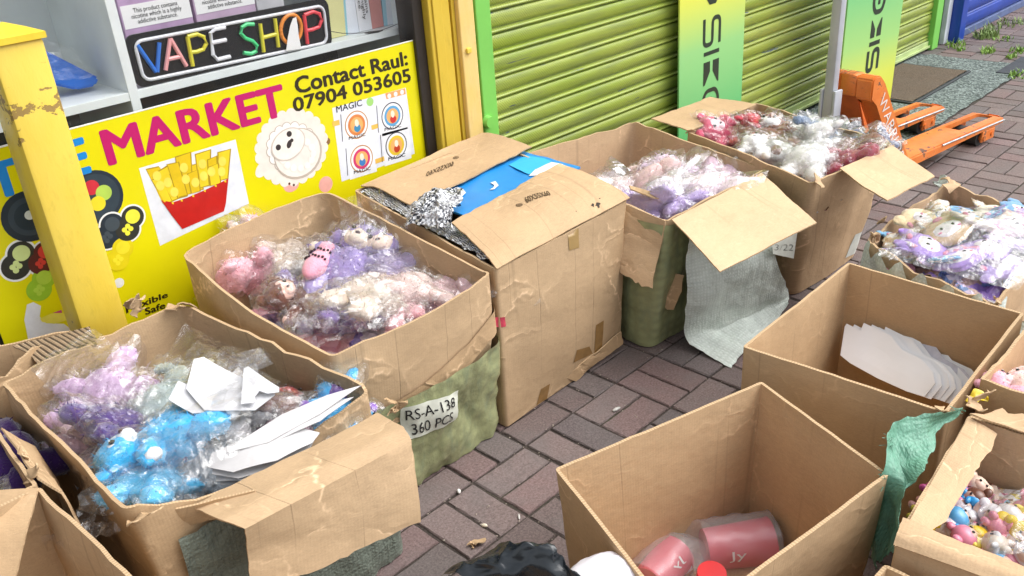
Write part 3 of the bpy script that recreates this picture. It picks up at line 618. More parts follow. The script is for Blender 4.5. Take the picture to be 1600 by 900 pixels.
pad(202, 348, (.03, .032, .028), (.80, .76, .06)); pad(170, 360, NAVY, (.05, .07, .09)); pad(28, 406, (.03, .032, .028), (.62, .74, .30), 1.05); pad(66, 402, (.1, .02, .02), (.6, .05, .04), .9); pad(64, 443, (.30, .52, .03), (.42, .62, .06), .95, False); pad(187, 396, (.72, .60, .01), (.80, .70, .03), .95, False)
poly('printed_unicorn', [(38, 500), (42, 476), (52, 472), (64, 478), (62, 495), (72, 505), (100, 506), (118, 520), (118, 560), (50, 560)], (.74, .75, .78), 1)
poly('printed_banana', [(62, 498), (80, 490), (110, 488), (112, 498), (85, 506), (66, 503)], (.80, .72, .10), 2); poly('printed_petal', [(82, 489), (96, 484), (97, 489)], (.55, .06, .2), 2)
shapes('printed_spot', [ell(186, 442, .014)], (.75, .77, .78), 1)
# ================================================================== YELLOW BOLLARD POST in front of the poster
yp = .74; xa, xb = -.596, -.482
po = thing('yellow_post', 'square yellow steel post with chipped paint before the poster', 'post', ((xa+xb)/2, yp+.055, 0))
bm = bmesh.new(); vs = add_box(bm, xa, xb, yp, yp+.112, 0, 1.170, .010)
bm_out('shaft', bm, YPOST, po, smooth=True)
bm = bmesh.new(); a, b = -.006, 1.168; z2 = 1.192
r0 = [bm.verts.new(q) for q in ((xa+a, yp+a, b), (xb-a, yp+a, b), (xb-a, yp+.112-a, b), (xa+a, yp+.112-a, b))]; r1 = [bm.verts.new((v.co.x, v.co.y, b+.014)) for v in r0]
ap = bm.verts.new(((xa+xb)/2, yp+.056, b+.040))
for i in range(4): bm.faces.new((r0[i], r0[(i+1) % 4], r1[(i+1) % 4], r1[i])); bm.faces.new((r1[i], r1[(i+1) % 4], ap))
bm.faces.new(r0[::-1]); bm_out('cap', bm, yellow('yellow_cap_paint', (.80, .56, .03), .8, 12), po)
# ================================================================== GREEN ROLLER SHUTTER
gs = thing('roller_shutter', 'lime green roller shutter closed, with scratched slats and green guides', 'roller shutter', (3.0, .91, 0))
m_, t, p = mat('lime_slat_paint'); tc = nd(t, 'ShaderNodeTexCoord'); o = tc.outputs['Object']
n1 = tex(t, o, 2.2, 4, .6, (.5, 1, 3)); n2 = tex(t, o, 12, 5, .7, (.25, 1, 2.5), 3); n3 = tex(t, o, 8, 6, .7, (.35, 1, 5), 9)
c = mixc(t, ramp(t, n1.outputs[0], .3, .7), (.27, .37, .035), (.41, .47, .10)); c = mixc(t, ramp(t, n2.outputs[0], .46, .70, 0, .85), c, (.20, .25, .085))
ch = ramp(t, n3.outputs[0], .645, .665); c = mixc(t, ch, c, (.07, .09, .14)); ch2 = ramp(t, tex(t, o, 16, 6, .75, (.5, 1, 2), 15).outputs[0], .70, .72); c = mixc(t, math_(t, 'MULTIPLY', ch2, .7), c, (.10, .11, .05))
sx = nd(t, 'ShaderNodeSeparateXYZ'); t.links.new(o, sx.inputs[0])
# pin-hole perforation
def frac_sin(axis, k): return math_(t, 'SINE', math_(t, 'MULTIPLY', sx.outputs[axis], k))
dots = math_(t, 'MULTIPLY', frac_sin(0, 2*PI/.0115), frac_sin(2, 2*PI/.0115)); dm_ = ramp(t, dots, .35, .7)
c = mixc(t, math_(t, 'MULTIPLY', dm_, .75), c, (.11, .15, .012)); dirt = ramp(t, sx.outputs[2], .35, .0, 0, .5); 
c = mixc(t, math_(t, 'MULTIPLY', dirt, ramp(t, n2.outputs[0], .35, .6)), c, (.16, .17, .06))
t.links.new(c, p.inputs['Base Color']); p.inputs['Roughness'].default_value = .42; t.links.new(bump(t, dm_, -.25, .001, bump(t, n2.outputs[0], .2, .003)), p.inputs['Normal']); LIME = m_
GRN = plain('green_guide_paint', (.20, .56, .10), .4, .1, 4, .15, 60)
pitch = .0783; V, F = [], []; prof = []
k0 = .889
zs0 = k0-pitch*11
for s in range(34):
    z0 = zs0+s*pitch
    for f, d in ((0, -.004), (.03, -.004), (.06, .003), (.10, .007), (.20, .010), (.38, .0125), (.55, .0125), (.66, .010), (.71, .007), (.735, -.003), (.765, -.003), (.79, .006), (.83, .0125), (.88, .0135), (.925, .010), (.96, .003)):
        prof.append((z0+f*pitch, .912-d))
prof = [q for q in prof if q[0] > .06 and q[0] < 2.55]
nx = 70
for z, y in prof:
    for i in range(nx+1):
        x = 1.0+4.15*i/nx; V.append((x, y+ns((x*.5, z*2, 0), 2)*.004, z+ns((x*.6, z*.7, 5), 1.2)*.004))
F = [(j*(nx+1)+i, j*(nx+1)+i+1, (j+1)*(nx+1)+i+1, (j+1)*(nx+1)+i) for j in range(len(prof)-1) for i in range(nx)]
mesh('slat_curtain', V, F, LIME, gs, angle=70)
bm = bmesh.new(); add_box(bm, 1.03, 5.12, .893, .925, .012, .062, .003); add_box(bm, 1.03, 5.12, .878, .8925, .020, .034, .002); bm_out('bottom_bar', bm, plain('pale_green_bar', (.42, .52, .22), .45, .2, 8), gs)
box('guide_rail', (.952, 1.022, .868, .96, 0, 2.6), GRN, gs, .004); box('guide_rail', (5.125, 5.225, .868, .96, 0, 2.6), GRN, gs, .004)
q = aty(761, 190, .868); bm = bmesh.new(); cyl(bm, q, q+Vector((0, -.020, 0)), .024, .020); bmesh.ops.bevel(bm, geom=[e for e in bm.edges if len(e.link_faces) == 2 and e.calc_face_angle() > .5], offset=.006, segments=3, affect='EDGES'); bm_out('lock_boss', bm, GRN, gs, smooth=True)
q = aty(773, 199, .885); bm = bmesh.new(); cyl(bm, q, q+Vector((0, -.012, 0)), .012); bm_out('keyhole_ring', bm, BLACK, gs)
box('back_void', (1.0, 5.2, .965, 1.2, 0, 2.6), DARK, gs)
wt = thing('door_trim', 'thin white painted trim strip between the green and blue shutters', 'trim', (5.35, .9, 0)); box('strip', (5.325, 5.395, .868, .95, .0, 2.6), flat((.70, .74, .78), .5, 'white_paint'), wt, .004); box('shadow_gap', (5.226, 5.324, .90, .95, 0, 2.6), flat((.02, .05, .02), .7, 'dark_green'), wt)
bs = thing('blue_shutter', 'royal blue roller shutter at the far end of the row', 'roller shutter', (7.5, .9, 0))
BLUE = plain('royal_blue_paint', (.012, .055, .36), .35, .15, 6, .1, 40)
box('guide_rail', (5.40, 5.50, .80, .95, 0, 2.6), BLUE, bs, .004)
V, F, prof = [], [], []
for s in range(25):
    z0 = .05+s*.105
    for f, d in ((0, 0), (.06, .012), (.2, .02), (.5, .022), (.78, .018), (.86, .004), (.90, .012), (.95, .010)): prof.append((z0+f*.105, .875-d))
for z, y in prof:
    V += [(5.5, y, z), (10.5, y, z)]
F = [(2*j, 2*j+1, 2*j+3, 2*j+2) for j in range(len(prof)-1)]; mesh('slat_curtain', V, F, BLUE, bs, angle=50)
box('bottom_bar', (5.502, 10.5, .845, .89, .0, .05), plain('blue_grey_bar', (.10, .14, .28), .5, .2), bs, .003)
bm = bmesh.new()
for s in range(2, 7): add_box(bm, 5.62, 10.4, .851, .8535, .05+s*.105+.096, .05+s*.105+.101)
bm_out('painted_slat_highlight', bm, flat((.45, .55, .75), .4, 'slat_highlight_blue'), bs)  # pale strips put the highlights of the blue slats into colour
# ================================================================== SIGN BOARDS leaning on the shutter
def board(label, A, B, lean, h, flip, rows):
    A, B = Vector(A), Vector(B); ux = (B-A); w = ux.length; ux.normalize(); nrm = Vector((ux.y, -ux.x, 0)); up = (Vector((0, 0, 1))*h-nrm*lean).normalized(); H = math.hypot(h, lean)
    fn = ux.cross(up).normalized()
    r = thing('sign_board', label, 'sign board', (A+B)/2, group='tall gradient boards leaning on the shutter')
    def P(a, b, d=0.): return A+ux*a*w+up*b+fn*(.004+d)
    m, t, p = mat('gradient_print'); tc = nd(t, 'ShaderNodeUVMap'); s = nd(t, 'ShaderNodeSeparateXYZ'); t.links.new(tc.outputs[0], s.inputs[0])
    rp = nd(t, 'ShaderNodeValToRGB'); e = rp.color_ramp.elements
    stops = rows['stops']; e[0].position, e[0].color = stops[0][0], (*stops[0][1], 1); e[1].position, e[1].color = stops[-1][0], (*stops[-1][1], 1)
    for q, cc in stops[1:-1]: z = e.new(q); z.color = (*cc, 1)
    t.links.new(s.outputs[1], rp.inputs[0]); t.links.new(rp.outputs[0], p.inputs['Base Color']); p.inputs['Roughness'].default_value = .35
    V = [P(0, 0), P(1, 0), P(1, H), P(0, H)]; V += [v-fn*.008 for v in V]
    mesh('panel', V, [(0, 1, 2, 3), (7, 6, 5, 4), (0, 4, 5, 1), (1, 5, 6, 2), (2, 6, 7, 3), (3, 7, 4, 0)], m, r, uv=[(0, 0), (1, 0), (1, 1), (0, 1)]*2, smooth=False)
    def ribbon(pts, wd, name='letter'):
        bm = bmesh.new(); pts = [Vector((a*w, b)) for a, b in pts]
        q = [pts[0]]
        for i in range(1, len(pts)-1):   # round the corners
            a, b, c = pts[i-1], pts[i], pts[i+1]; r_ = min(wd*1.3, (a-b).length*.48, (c-b).length*.48); s_, e_ = b+(a-b).normalized()*r_, b+(c-b).normalized()*r_
            for k in range(6): x = k/5; q.append(s_*(1-x)**2+b*2*x*(1-x)+e_*x*x)
        q.append(pts[-1]); Lf, Rt = [], []
        for i, v in enumerate(q):
            d = (q[min(i+1, len(q)-1)]-q[max(i-1, 0)]).normalized(); nn = Vector((-d.y, d.x))*wd/2; Lf.append(v+nn); Rt.append(v-nn)
        vs = [bm.verts.new(P(v.x/w, v.y, .001)) for v in Lf]; v2 = [bm.verts.new(P(v.x/w, v.y, .001)) for v in Rt]
        for i in range(len(q)-1): bm.faces.new((vs[i], vs[i+1], v2[i+1], v2[i]))
        return bm
    def fill(pts):
        bm = bmesh.new(); bm.faces.new([bm.verts.new(P(a, b, .001)) for a, b in pts]); return bm
    # four glyphs read along the board: zc height of centre, sgn=+1 reads upward, -1 reads downward
    for (g, zc, hh) in rows['glyphs']:
        sg_ = rows['sgn']; cx = rows['cx']; gw = rows['gw']; wd = rows['wd']
        def T(x, y): return (cx-sg_*(y-.5)*gw, zc+sg_*(x-.5)*hh)   # glyph space: x along reading, y letter height
        L_ = [] 
        if g == 'S': L_ = [ribbon([T(*q) for q in ((.98, 1), (.05, 1), (.05, .53), (.95, .53), (.95, 0), (.02, 0))], wd)]
        if g == 'K': L_ = [ribbon([T(.0, 1), T(.0, 0)], wd*.9), fill([T(*q) for q in ((.26, 1), (.62, 1), (1.0, 1.0), (1.0, .93), (.60, .60), (.26, .60))]), fill([T(*q) for q in ((.26, .42), (.60, .42), (1., .10), (1., 0), (.26, 0))])]
        if g == 'E': L_ = [ribbon([T(*q) for q in ((.95, 1), (.35, 1), (.0, .8), (.0, .2), (.35, 0), (.95, 0))], wd), ribbon([T(.32, .5), T(.95, .5)], wd*.9)]
        if g == 'D': L_ = [fill([T(*q) for q in ((0, 0), (0, 1), (.3, .92), (.5, .7), (.5, .3), (.3, .08))])]
        for q in L_: bm_out('letter', q, flat((.02, .035, .02), .35, 'black_print'), r)
    return r
YG, GG, MG = (.70, .74, .10), (.12, .50, .14), (.40, .72, .20)
def onb(A, B, lean, h, u, v):  # where a photo pixel meets the leaning board: (across, up)
    A, B = Vector(A), Vector(B); ux = (B-A); w = ux.length; ux.normalize(); nrm = Vector((ux.y, -ux.x, 0)); up = (Vector((0, 0, 1))*h-nrm*lean).normalized(); fn = ux.cross(up)
    d = Vector(_ray(u, v)); C = Vector(CAM); tt = (A-C).dot(fn)/d.dot(fn); q = C+d*tt-A; return q.dot(ux)/w, q.dot(up)
LA, LB = (2.125, .84, 0), (2.655, .84, 0); LE, HH = .02, 1.6
z = lambda v, u=1112: onb(LA, LB, LE, HH, u, v)[1]
cx = onb(LA, LB, LE, HH, 1111, 60)[0]
board('leaning green board with black letters reading downward, left of the pallet truck', LA, LB, LE, HH, 0, dict(sgn=-1, cx=cx, gw=abs(onb(LA, LB, LE, HH, 1124, 60)[0]-onb(LA, LB, LE, HH, 1100, 60)[0]), wd=.020,
      glyphs=[('D', z(6), .16), ('S', z(48), z(26)-z(70)), ('K', (z(81)+z(129))/2, z(81)-z(129)), ('E', (z(139)+z(172))/2, z(139)-z(172)), ('S', 1.35, .12), ('K', 1.18, .12)], stops=[(0, GG), (.16, (.14, .52, .18)), (.36, (.30, .62, .22)), (.50, YG), (.7, YG), (1, GG)]))
RA, RB = (3.275, .635, 0), (3.865, .60, 0)
z = lambda v, u=1368: onb(RA, RB, .0, 1.6, u, v)[1]
cx = onb(RA, RB, .0, 1.6, 1366, 60)[0]
board('leaning yellow green board with black letters reading upward, behind the pallet truck', RA, RB, .0, 1.6, 0, dict(sgn=1, cx=cx, gw=.19, wd=.026,
      glyphs=[('S', (z(107)+z(75))/2, z(75)-z(107)), ('K', (z(66)+z(30))/2, z(30)-z(66)), ('E', (z(19)+z(-16))/2, z(-16)-z(19))], stops=[(0, (.72, .70, .05)), (.12, (.66, .72, .10)), (.24, (.36, .66, .20)), (.4, (.20, .58, .22)), (1, (.15, .52, .18))]))
def decal_quad(root, name, pts, m, tg, axis=(0, 1, 0), n=6, lift=.0015):
    a, b, c_, d = [Vector(q) for q in pts]; V = [a.lerp(b, i/n).lerp(d.lerp(c_, i/n), j/n) for j in range(n+1) for i in range(n+1)]; F = [(j*(n+1)+i, j*(n+1)+i+1, (j+1)*(n+1)+i+1, (j+1)*(n+1)+i) for j in range(n) for i in range(n)]
    o = mesh(name, V, F, m, root, smooth=True, angle=0); drop_on(o, tg, lift, axis); return o
def drop_on(o, targets, lift=.0015, axis=(0, 0, -1)):
    """lay a flat print on the real surface below it"""
    V, F = [], []
    for t_ in targets:
        b = len(V); V += [v.co.copy() for v in t_.data.vertices]; F += [tuple(i+b for i in p_.vertices) for p_ in t_.data.polygons]
    bv = BVHTree.FromPolygons(V, F); d = Vector(axis)
    for v in o.data.vertices:
        h = bv.ray_cast(v.co-d*.3, d)
        if h[0] is not None: v.co = h[0]-d*lift
    o.data.update()
# ================================================================== PALLET TRUCK
ORG, t, p = mat('worn_orange_paint'); tc = nd(t, 'ShaderNodeTexCoord'); n1 = tex(t, tc.outputs['Object'], 14, 5, .7); n2 = tex(t, tc.outputs['Object'], 50, 4, .7, (1, .3, 1), 4)
c = mixc(t, ramp(t, n1.outputs[0], .35, .7), (.70, .17, .025), (.80, .24, .05)); c = mixc(t, ramp(t, n2.outputs[0], .60, .70, 0, .8), c, (.32, .10, .04)); c = mixc(t, ramp(t, n1.outputs[0], .61, .63), c, (.16, .08, .05)); c = mixc(t, ramp(t, tex(t, tc.outputs['Object'], 90, 5, .75).outputs[0], .6, .72, 0, .6), c, (.42, .20, .10))
t.links.new(c, p.inputs['Base Color']); p.inputs['Roughness'].default_value = .4; t.links.new(bump(t, n2.outputs[0], .2, .003), p.inputs['Normal'])
STEEL = plain('scuffed_steel', (.42, .43, .44), .38, .3, 25, .2, 60, .7); GALV = plain('grey_painted_steel', (.46, .48, .52), .4, .15, 8, .1, 30)
RUB = flat((.03, .028, .028), .6, 'black_rubber')
pt = thing('pallet_truck', 'orange pallet truck with worn forks and upright grey handle by shutter', 'pallet truck', (2.34, .235, 0), (0, 0, math.radians(-7.4)))
PM = Matrix.LocRotScale(pt.location, pt.rotation_euler, None)
def plocal(q): return PM.inverted() @ Vector(q)
def fork(y0, y1, lab=None):
    zt_, zb = .118, .072; x0, x1 = .22, 1.26; yc = (y0+y1)/2; hw = (y1-y0)/2; N_ = 10
    out = [(x0, y0)]+[(x1-.07+.07*math.sin(PI*i/N_ - 0) if False else x1-.075+.075*math.sin(PI*i/N_), yc-hw*math.cos(PI*i/N_)) for i in range(N_+1)]+[(x0, y1)]
    sx0, sx1, sw = .84, 1.19, hw*.50
    hole = [(sx0, yc-sw)]+[(sx1-.04+.04*math.sin(PI*i/N_), yc-sw*math.cos(PI*i/N_)) for i in range(N_+1)]+[(sx0, yc+sw)]
    bm = bmesh.new()
    top = [bm.verts.new((x, y, zt_-.035*max(0, (x-1.05)/.21)**2)) for x, y in out]; bot = [bm.verts.new((x, y, zb+.015*max(0, (x-1.05)/.21))) for x, y in out]
    n = len(out)
    for i in range(n): j = (i+1) % n; bm.faces.new((top[i], bot[i], bot[j], top[j]))
    ht = [bm.verts.new((x, y, zt_-.035*max(0, (x-1.05)/.21)**2)) for x, y in hole]; hb = [bm.verts.new((x, y, zb+.02)) for x, y in hole]
    for i in range(n): j = (i+1) % n; bm.faces.new((ht[j], hb[j], hb[i], ht[i]))
    for i in range(n): j = (i+1) % n; bm.faces.new((top[i], top[j], ht[j], ht[i]))
    es = [e for e in bm.edges if e.verts[0] in top and e.verts[1] in top]
    bmesh.ops.bevel(bm, geom=es, offset=.006, segments=2, affect='EDGES')
    f = bm_out('fork', bm, ORG, pt, True, smooth=True, angle=35)
    bm = bmesh.new(); pts = [Vector((x, y+(-.0016 if y < yc else .0016), zt_-.010-.035*max(0, (x-1.05)/.21)**2)) for x, y in out if x > .75]; pts.insert(0, Vector((.62, y0-.0016, zt_-.01)))
    tube(bm, pts, .0045, 6); bm_out('worn_edge', bm, STEEL, f, True, smooth=True); 
    bm = bmesh.new()
    for yy in (yc-.03, yc+.03):
        cyl(bm, (1.02, yy-.028, .042), (1.02, yy+.028, .042), .042, n=24)
    bm_out('fork_roller', bm, RUB, pt, True, smooth=True)
    bm = bmesh.new(); add_box(bm, 1.0, 1.12, yc-.078, yc-.066, .022, .078, .004); add_box(bm, 1.0, 1.12, yc+.066, yc+.078, .022, .078, .004); cyl(bm, (1.02, yc-.084, .042), (1.02, yc+.084, .042), .014); cyl(bm, (1.09, yc-.083, .05), (1.09, yc+.083, .05), .010); bm_out('roller_bracket', bm, ORG, pt, True)
fork(-.20, -.045); fork(.10, .255); box('crossbar', (.20, .335, -.199, .254, .05, .098), ORG, pt, .006, True)
# lift frame: cross plate, back plate and two sloping arms
def arm(y0, y1):
    prof = [(-.02, .535), (0, .55), (.035, .545), (.075, .51), (.345, .115), (.345, .055), (.255, .055), (.245, .105), (.03, .43), (-.02, .455)]
    bm = bmesh.new(); prism(bm, [Vector((x, y0, z)) for x, z in prof], (0, y1-y0, 0)); bmesh.ops.bevel(bm, geom=bm.edges[:], offset=.006, segments=2, affect='EDGES'); return bm_out('lift_arm', bm, ORG, pt, True, smooth=True, angle=35)
A1 = arm(-.20, -.125); A2 = arm(-.05, .01)
bm = bmesh.new(); add_box(bm, -.018, .05, -.126, -.049, .455, .547, .012); bm_out('top_plate', bm, ORG, pt, True, smooth=True)
bm = bmesh.new(); prism(bm, [Vector((x, -.126, z)) for x, z in ((.0, .454), (.01, .454), (.20, .06), (.19, .06))], (0, .14, 0)); bm_out('back_panel', bm, plain('dark_orange_paint', (.55, .11, .02), .45, .2, 12), pt, True)
bm = bmesh.new(); prism(bm, [Vector(q) for q in ((.121, -.11, .222), (.121, .03, .222), (.136, .03, .193), (.136, -.11, .193))], (.003, 0, .0015)); bm_out('data_plate', bm, flat((.55, .50, .42), .5, 'worn_label', var=.3), pt, True)
# lettering down the near arm
def arm_pt(s, w): # s along the slope 0 top..1 foot, w across
    a, b = Vector((.095, 0, .452)), Vector((.345, 0, .118)); d = (b-a); nrm = Vector((d.z, 0, -d.x)).normalized(); q = a+d*s+Vector((0, 0, 0)); return q
def arm_side(s, w): 
    a0, a1 = Vector((.070, -.2016, .510)), Vector((.340, -.2016, .118)); b0, b1 = Vector((.010, -.2016, .445)), Vector((.240, -.2016, .110)); return PM @ (a0.lerp(a1, s).lerp(b0.lerp(b1, s), w))
text_mesh('lettering', 'WARRIOR', [arm_side(.06, .22), arm_side(.95, .22), arm_side(.95, .78), arm_side(.06, .78)], flat((.78, .74, .70), .5, 'white_decal', var=.2), pt, -.005)
bm = bmesh.new(); 
text_mesh('lettering', 'WARRIOR', [PM @ Vector(q) for q in ((.035, -.11, .5485), (.035, .03, .5485), (-.035, .03, .5485), (-.035, -.11, .5485))], flat((.30, .10, .04), .5, 'faded_decal'), pt, 0)
# handle, pump and steering wheels
hb = thing  # keep name short
bm = bmesh.new(); add_box(bm, -.125, -.09, -.092, -.05, .34, 1.35, .004); bm_out('handle_bar', bm, GALV, pt, True, smooth=True)
bm = bmesh.new(); add_box(bm, -.13, -.08, -.108, -.0945, .20, .50, .004); add_box(bm, -.13, -.08, -.0475, -.034, .20, .50, .004); bm_out('handle_fork', bm, GALV, pt, True, smooth=True)
bm = bmesh.new(); cyl(bm, (-.135, -.075, .20), (-.135, .075, .20), .022); cyl(bm, (-.09, -.11, .175), (-.09, -.06, .175), .035); cyl(bm, (-.06, 0, .10), (-.06, 0, .36), .045); cyl(bm, (-.135, 0, .16), (-.135, 0, .34), .02); bm_out('hydraulic_pump', bm, STEEL, pt, True, smooth=True)
for s in (-1, 1):
    bm = bmesh.new(); cyl(bm, (-.06, s*.03, .09), (-.06, s*.085, .09), .09, n=32); bm_out('steer_wheel', bm, RUB, pt, True, smooth=True)
bm = bmesh.new(); tube(bm, [(-.135, -.12, 1.30), (-.135, -.14, 1.38), (-.135, 0, 1.42), (-.135, .14, 1.38), (-.135, .12, 1.30), (-.135, 0, 1.24), (-.135, -.12, 1.30)], .014, 10); bm_out('grip_loop', bm, RUB, pt, True, smooth=True)
# ================================================================== WEEDS, pebbles and scraps
def weed(label, x, y, n, h, sp, seed, wide=.006):
    rnd = random.Random(seed); V, F = [], []
    for k in range(n):
        a = rnd.uniform(0, 2*PI); r = rnd.random()**.6*sp; bx, by = x+math.cos(a)*r, y+math.sin(a)*r*.6; l = h*rnd.uniform(.3, .85); da = rnd.uniform(0, 2*PI); ln = rnd.uniform(.2, .9); w = wide*rnd.uniform(.5, 1.2)
        px, py = -math.sin(da)*w, math.cos(da)*w; b = len(V)
        for i in range(4):
            q = i/3; ox, oy = math.cos(da)*ln*l*q*q, math.sin(da)*ln*l*q*q; z = l*q*(1-.35*ln*q); ww = (1-q)*.9+.08
            V += [(bx+ox-px*ww, by+oy-py*ww, z), (bx+ox+px*ww, by+oy+py*ww, z)]
        for i in range(3): F.append((b+2*i, b+2*i+1, b+2*i+3, b+2*i+2))
    o = mesh('weed', V, F, flat(rnd.choice([(.20, .36, .05), (.26, .42, .08), (.24, .34, .10)]), .6, 'weed_leaf', var=.35, nscale=40), smooth=False)
    tag(o, label, 'weed', 'weeds growing in the paving joints'); return o
for i, (lab, u, v, n, h, sp) in enumerate((('bushy grass weed at the foot of the blue shutter', 1540, 57, 130, .12, .13), ('low broad weed tight against the blue shutter guide', 1492, 72, 50, .07, .10), ('small green tuft in the bricks before the bushy weed', 1543, 82, 70, .06, .07), ('thin sprig among bricks between the weeds and the dark slab', 1580, 90, 40, .05, .05),
    ('yellowish weed trailing beside the dark slate slab', 1592, 118, 60, .05, .10), ('straggly weed along the far bottom edge of the blue shutter', 1572, 38, 70, .07, .18), ('faint sprig in the joint at the right edge of the photo', 1594, 80, 50, .06, .10), ('tiny pale weed at the corner of the white trim', 1502, 78, 24, .04, .05), ('patch of low weed in the joints near the far bricks', 1568, 62, 40, .035, .10))):
    q = at(u, v, 0); weed(lab, q.x, q.y, n, h, sp, 40+i, .007)
def pebble(label, u, v, r, col, st=(1, .6, .5), seed=1, cat='pebble', name='pebble'):
    q = at(u, v, 0); bm = bmesh.new(); bmesh.ops.create_icosphere(bm, subdivisions=3, radius=r)
    for w in bm.verts: w.co = Vector((w.co.x*st[0], w.co.y*st[1], w.co.z*st[2]))*(1+.35*ns(w.co, 60, seed))
    bmesh.ops.transform(bm, matrix=Matrix.Translation((q.x, q.y, r*st[2]*.8))@Matrix.Rotation(seed, 4, 'Z'), verts=bm.verts[:]); tag(bm_out(name, bm, flat(col, .7, 'stone', var=.2, nscale=60), smooth=True, angle=0), label, cat)
pebble('white pebble in the brick joint nearest the green wrapped box', 717, 769, .008, (.72, .70, .66), seed=1)
pebble('round cream pebble between two bricks in front of the empty box', 757, 823, .009, (.74, .66, .52), seed=2)
pebble('grey gravel chip lying between bricks before the closed box', 963, 641, .009, (.5, .5, .47), (1.6, .6, .5), 3, 'gravel chip', 'gravel_chip')
pebble('small light chip in the joint left of the empty box', 811, 808, .005, (.6, .58, .55), (1.8, .5, .5), 4, 'gravel chip', 'gravel_chip')
def loose_scrap(label, c, r, seed, m=2, name='cardboard_scrap', cat='cardboard scrap'): return tag(scrap(None, name, c, r, seed, m), label, cat)
rg = random.Random(77); V, F = [], []
for _ in range(420):
    if rg.random() < .5: gx, gy = round(rg.uniform(-.3, 1.4)/.1)*.1+rg.gauss(0, .004), rg.uniform(-.6, .1)
    else: gx, gy = rg.uniform(-.3, 1.4), round(rg.uniform(-.6, .1)/.1)*.1+rg.gauss(0, .004)
    r_ = rg.uniform(.0008, .0032); b = len(V); a0 = rg.uniform(0, 6)
    V += [(gx+r_*math.cos(a0+i*1.57)*rg.uniform(.5, 1.4), gy+r_*math.sin(a0+i*1.57)*rg.uniform(.5, 1.4), .0005) for i in range(4)]+[(gx, gy, r_*.9)]; F += [(b+i, b+(i+1) % 4, b+4) for i in range(4)]
gm = mesh('grit', V, F, flat((.34, .29, .24), .9, 'grit', var=.5, nscale=30), smooth=False); tag(gm, 'fine pale grit and crumbs scattered over the brick joints', 'grit', None, 'stuff')
loose_scrap('curled torn shred of cardboard on the bricks beside the black bag', at(745, 848, .006), .022, 3); loose_scrap('small pale cardboard crumb left of the torn shred on the bricks', at(738, 852, .005), .010, 9)
# ================================================================== CARTONS
def bx(label, c, group='open cardboard cartons of toys on the pavement'): return thing('cardboard_box', label, 'box', c, group=group)
def q2(v, inset=0): return (v.x, v.y)
# --- box A: rounded carton with pink and purple toys, olive film round its foot
bA = bx('rounded carton of pink and purple toys with olive film round its foot', (0, .4, 0))
rimA = [(-.275, .112, .478), (.222, .098, .490), (.180, .770, .585), (-.330, .745, .575)]
card_box(bA, rimA, [(-.29, .13), (.195, .118), (.185, .74), (-.30, .73)], bulge=(.028, .004, .01, .025), mid=(.012, .0, .0, .02), rad=[.02, .03, .05, .11], seed=11, amp=.006, rag=.003, m=0, nz=20)
# turned-up skirt of the board, then the film below
def band(root, name, ring_pts, z0f, z1f, out, mats, seed, amp, nz=8, th=0., s0=0, s1=None, uvk=1, label=None, fl=0.):
    n = len(ring_pts); V, UV, F = [], [], []; Ls = 0.; wl = [o for o in COL.objects if o.parent is root and o.name.startswith('walls')][0]
    bv = BVHTree.FromPolygons([v.co.copy() for v in wl.data.vertices], [tuple(q.vertices) for q in wl.data.polygons])
    for i, (pt_, nr) in enumerate(ring_pts):
        if i: Ls += (ring_pts[i][0]-ring_pts[i-1][0]).length
        for j in range(nz+1):
            f = j/nz; z = z0f(i/(n-1))*(1-f)+z1f(i/(n-1))*f; o = out+ns((pt_.x*1.2, pt_.y, z*.7), 9, seed)*amp*1.2+ridge((pt_.x+z*.5, pt_.y+z*.3, z*.35), 17, seed+2)*amp*.9+ridge((pt_.x-z*.6, pt_.y, z*.4), 26, seed+3)*amp*.5+fl*(1-f)**2
            N3 = Vector((nr.x, nr.y, 0)); h = bv.ray_cast(Vector((pt_.x, pt_.y, z))+N3*.15, -N3); q3 = (h[0] if h[0] is not None and (h[0]-Vector((pt_.x, pt_.y, z))).length < .12 else Vector((pt_.x, pt_.y, z)))+N3*max(.003, o); V.append(tuple(q3)); UV.append((Ls, z))
    for i in range(n-1):
        for j in range(nz): a = i*(nz+1)+j; F.append((a, a+nz+1, a+nz+2, a+1))
    return mesh(name, V, F, mats, root, uv=UV, angle=60, label=label)
def wall_path(c4, rad, bulge, nside=40, narc=8):
    R = ring(c4, rad, bulge, nside, narc); n = len(R); o = []
    for i in range(n): d = (R[(i+1) % n]-R[i-1]).normalized(); o.append((R[i], Vector((d.y, -d.x))))
    return o
pa = wall_path([(-.29, .13), (.195, .118), (.185, .74), (-.30, .73)], [.04]*4, (.010, 0, 0, .005))
half = pa[:40+8+40]
band(bA, 'wrapping_film', half, lambda q: .004, lambda q: .30, .012, SACK_OLIVE, 21, .010, nz=22)
band(bA, 'cardboard_skirt', pa[:48], lambda q: .222+.02*q+.10*q*q, lambda q: .285+.02*q+.10*q*q, .007, [CARD[5]], 23, .0008, nz=6, fl=.004)
y_ = .094
lab_ = [Vector(q) for q in ((-.145, y_, .282), (.032, y_-.002, .246), (.030, y_-.004, .158), (-.135, y_-.002, .172))]
tgA = [o for o in COL.objects if o.parent is bA and o.name.split('.')[0] in ('walls', 'wrapping_film', 'cardboard_skirt')][:2]
lf = decal_quad(bA, 'paper_label', lab_, flat((.70, .72, .62), .6, 'label_paper', var=.05), tgA, n=14, lift=.004)
def onlab(a, b): v = lab_[0].lerp(lab_[1], a).lerp(lab_[3].lerp(lab_[2], a), b); v.y -= .0045; return v
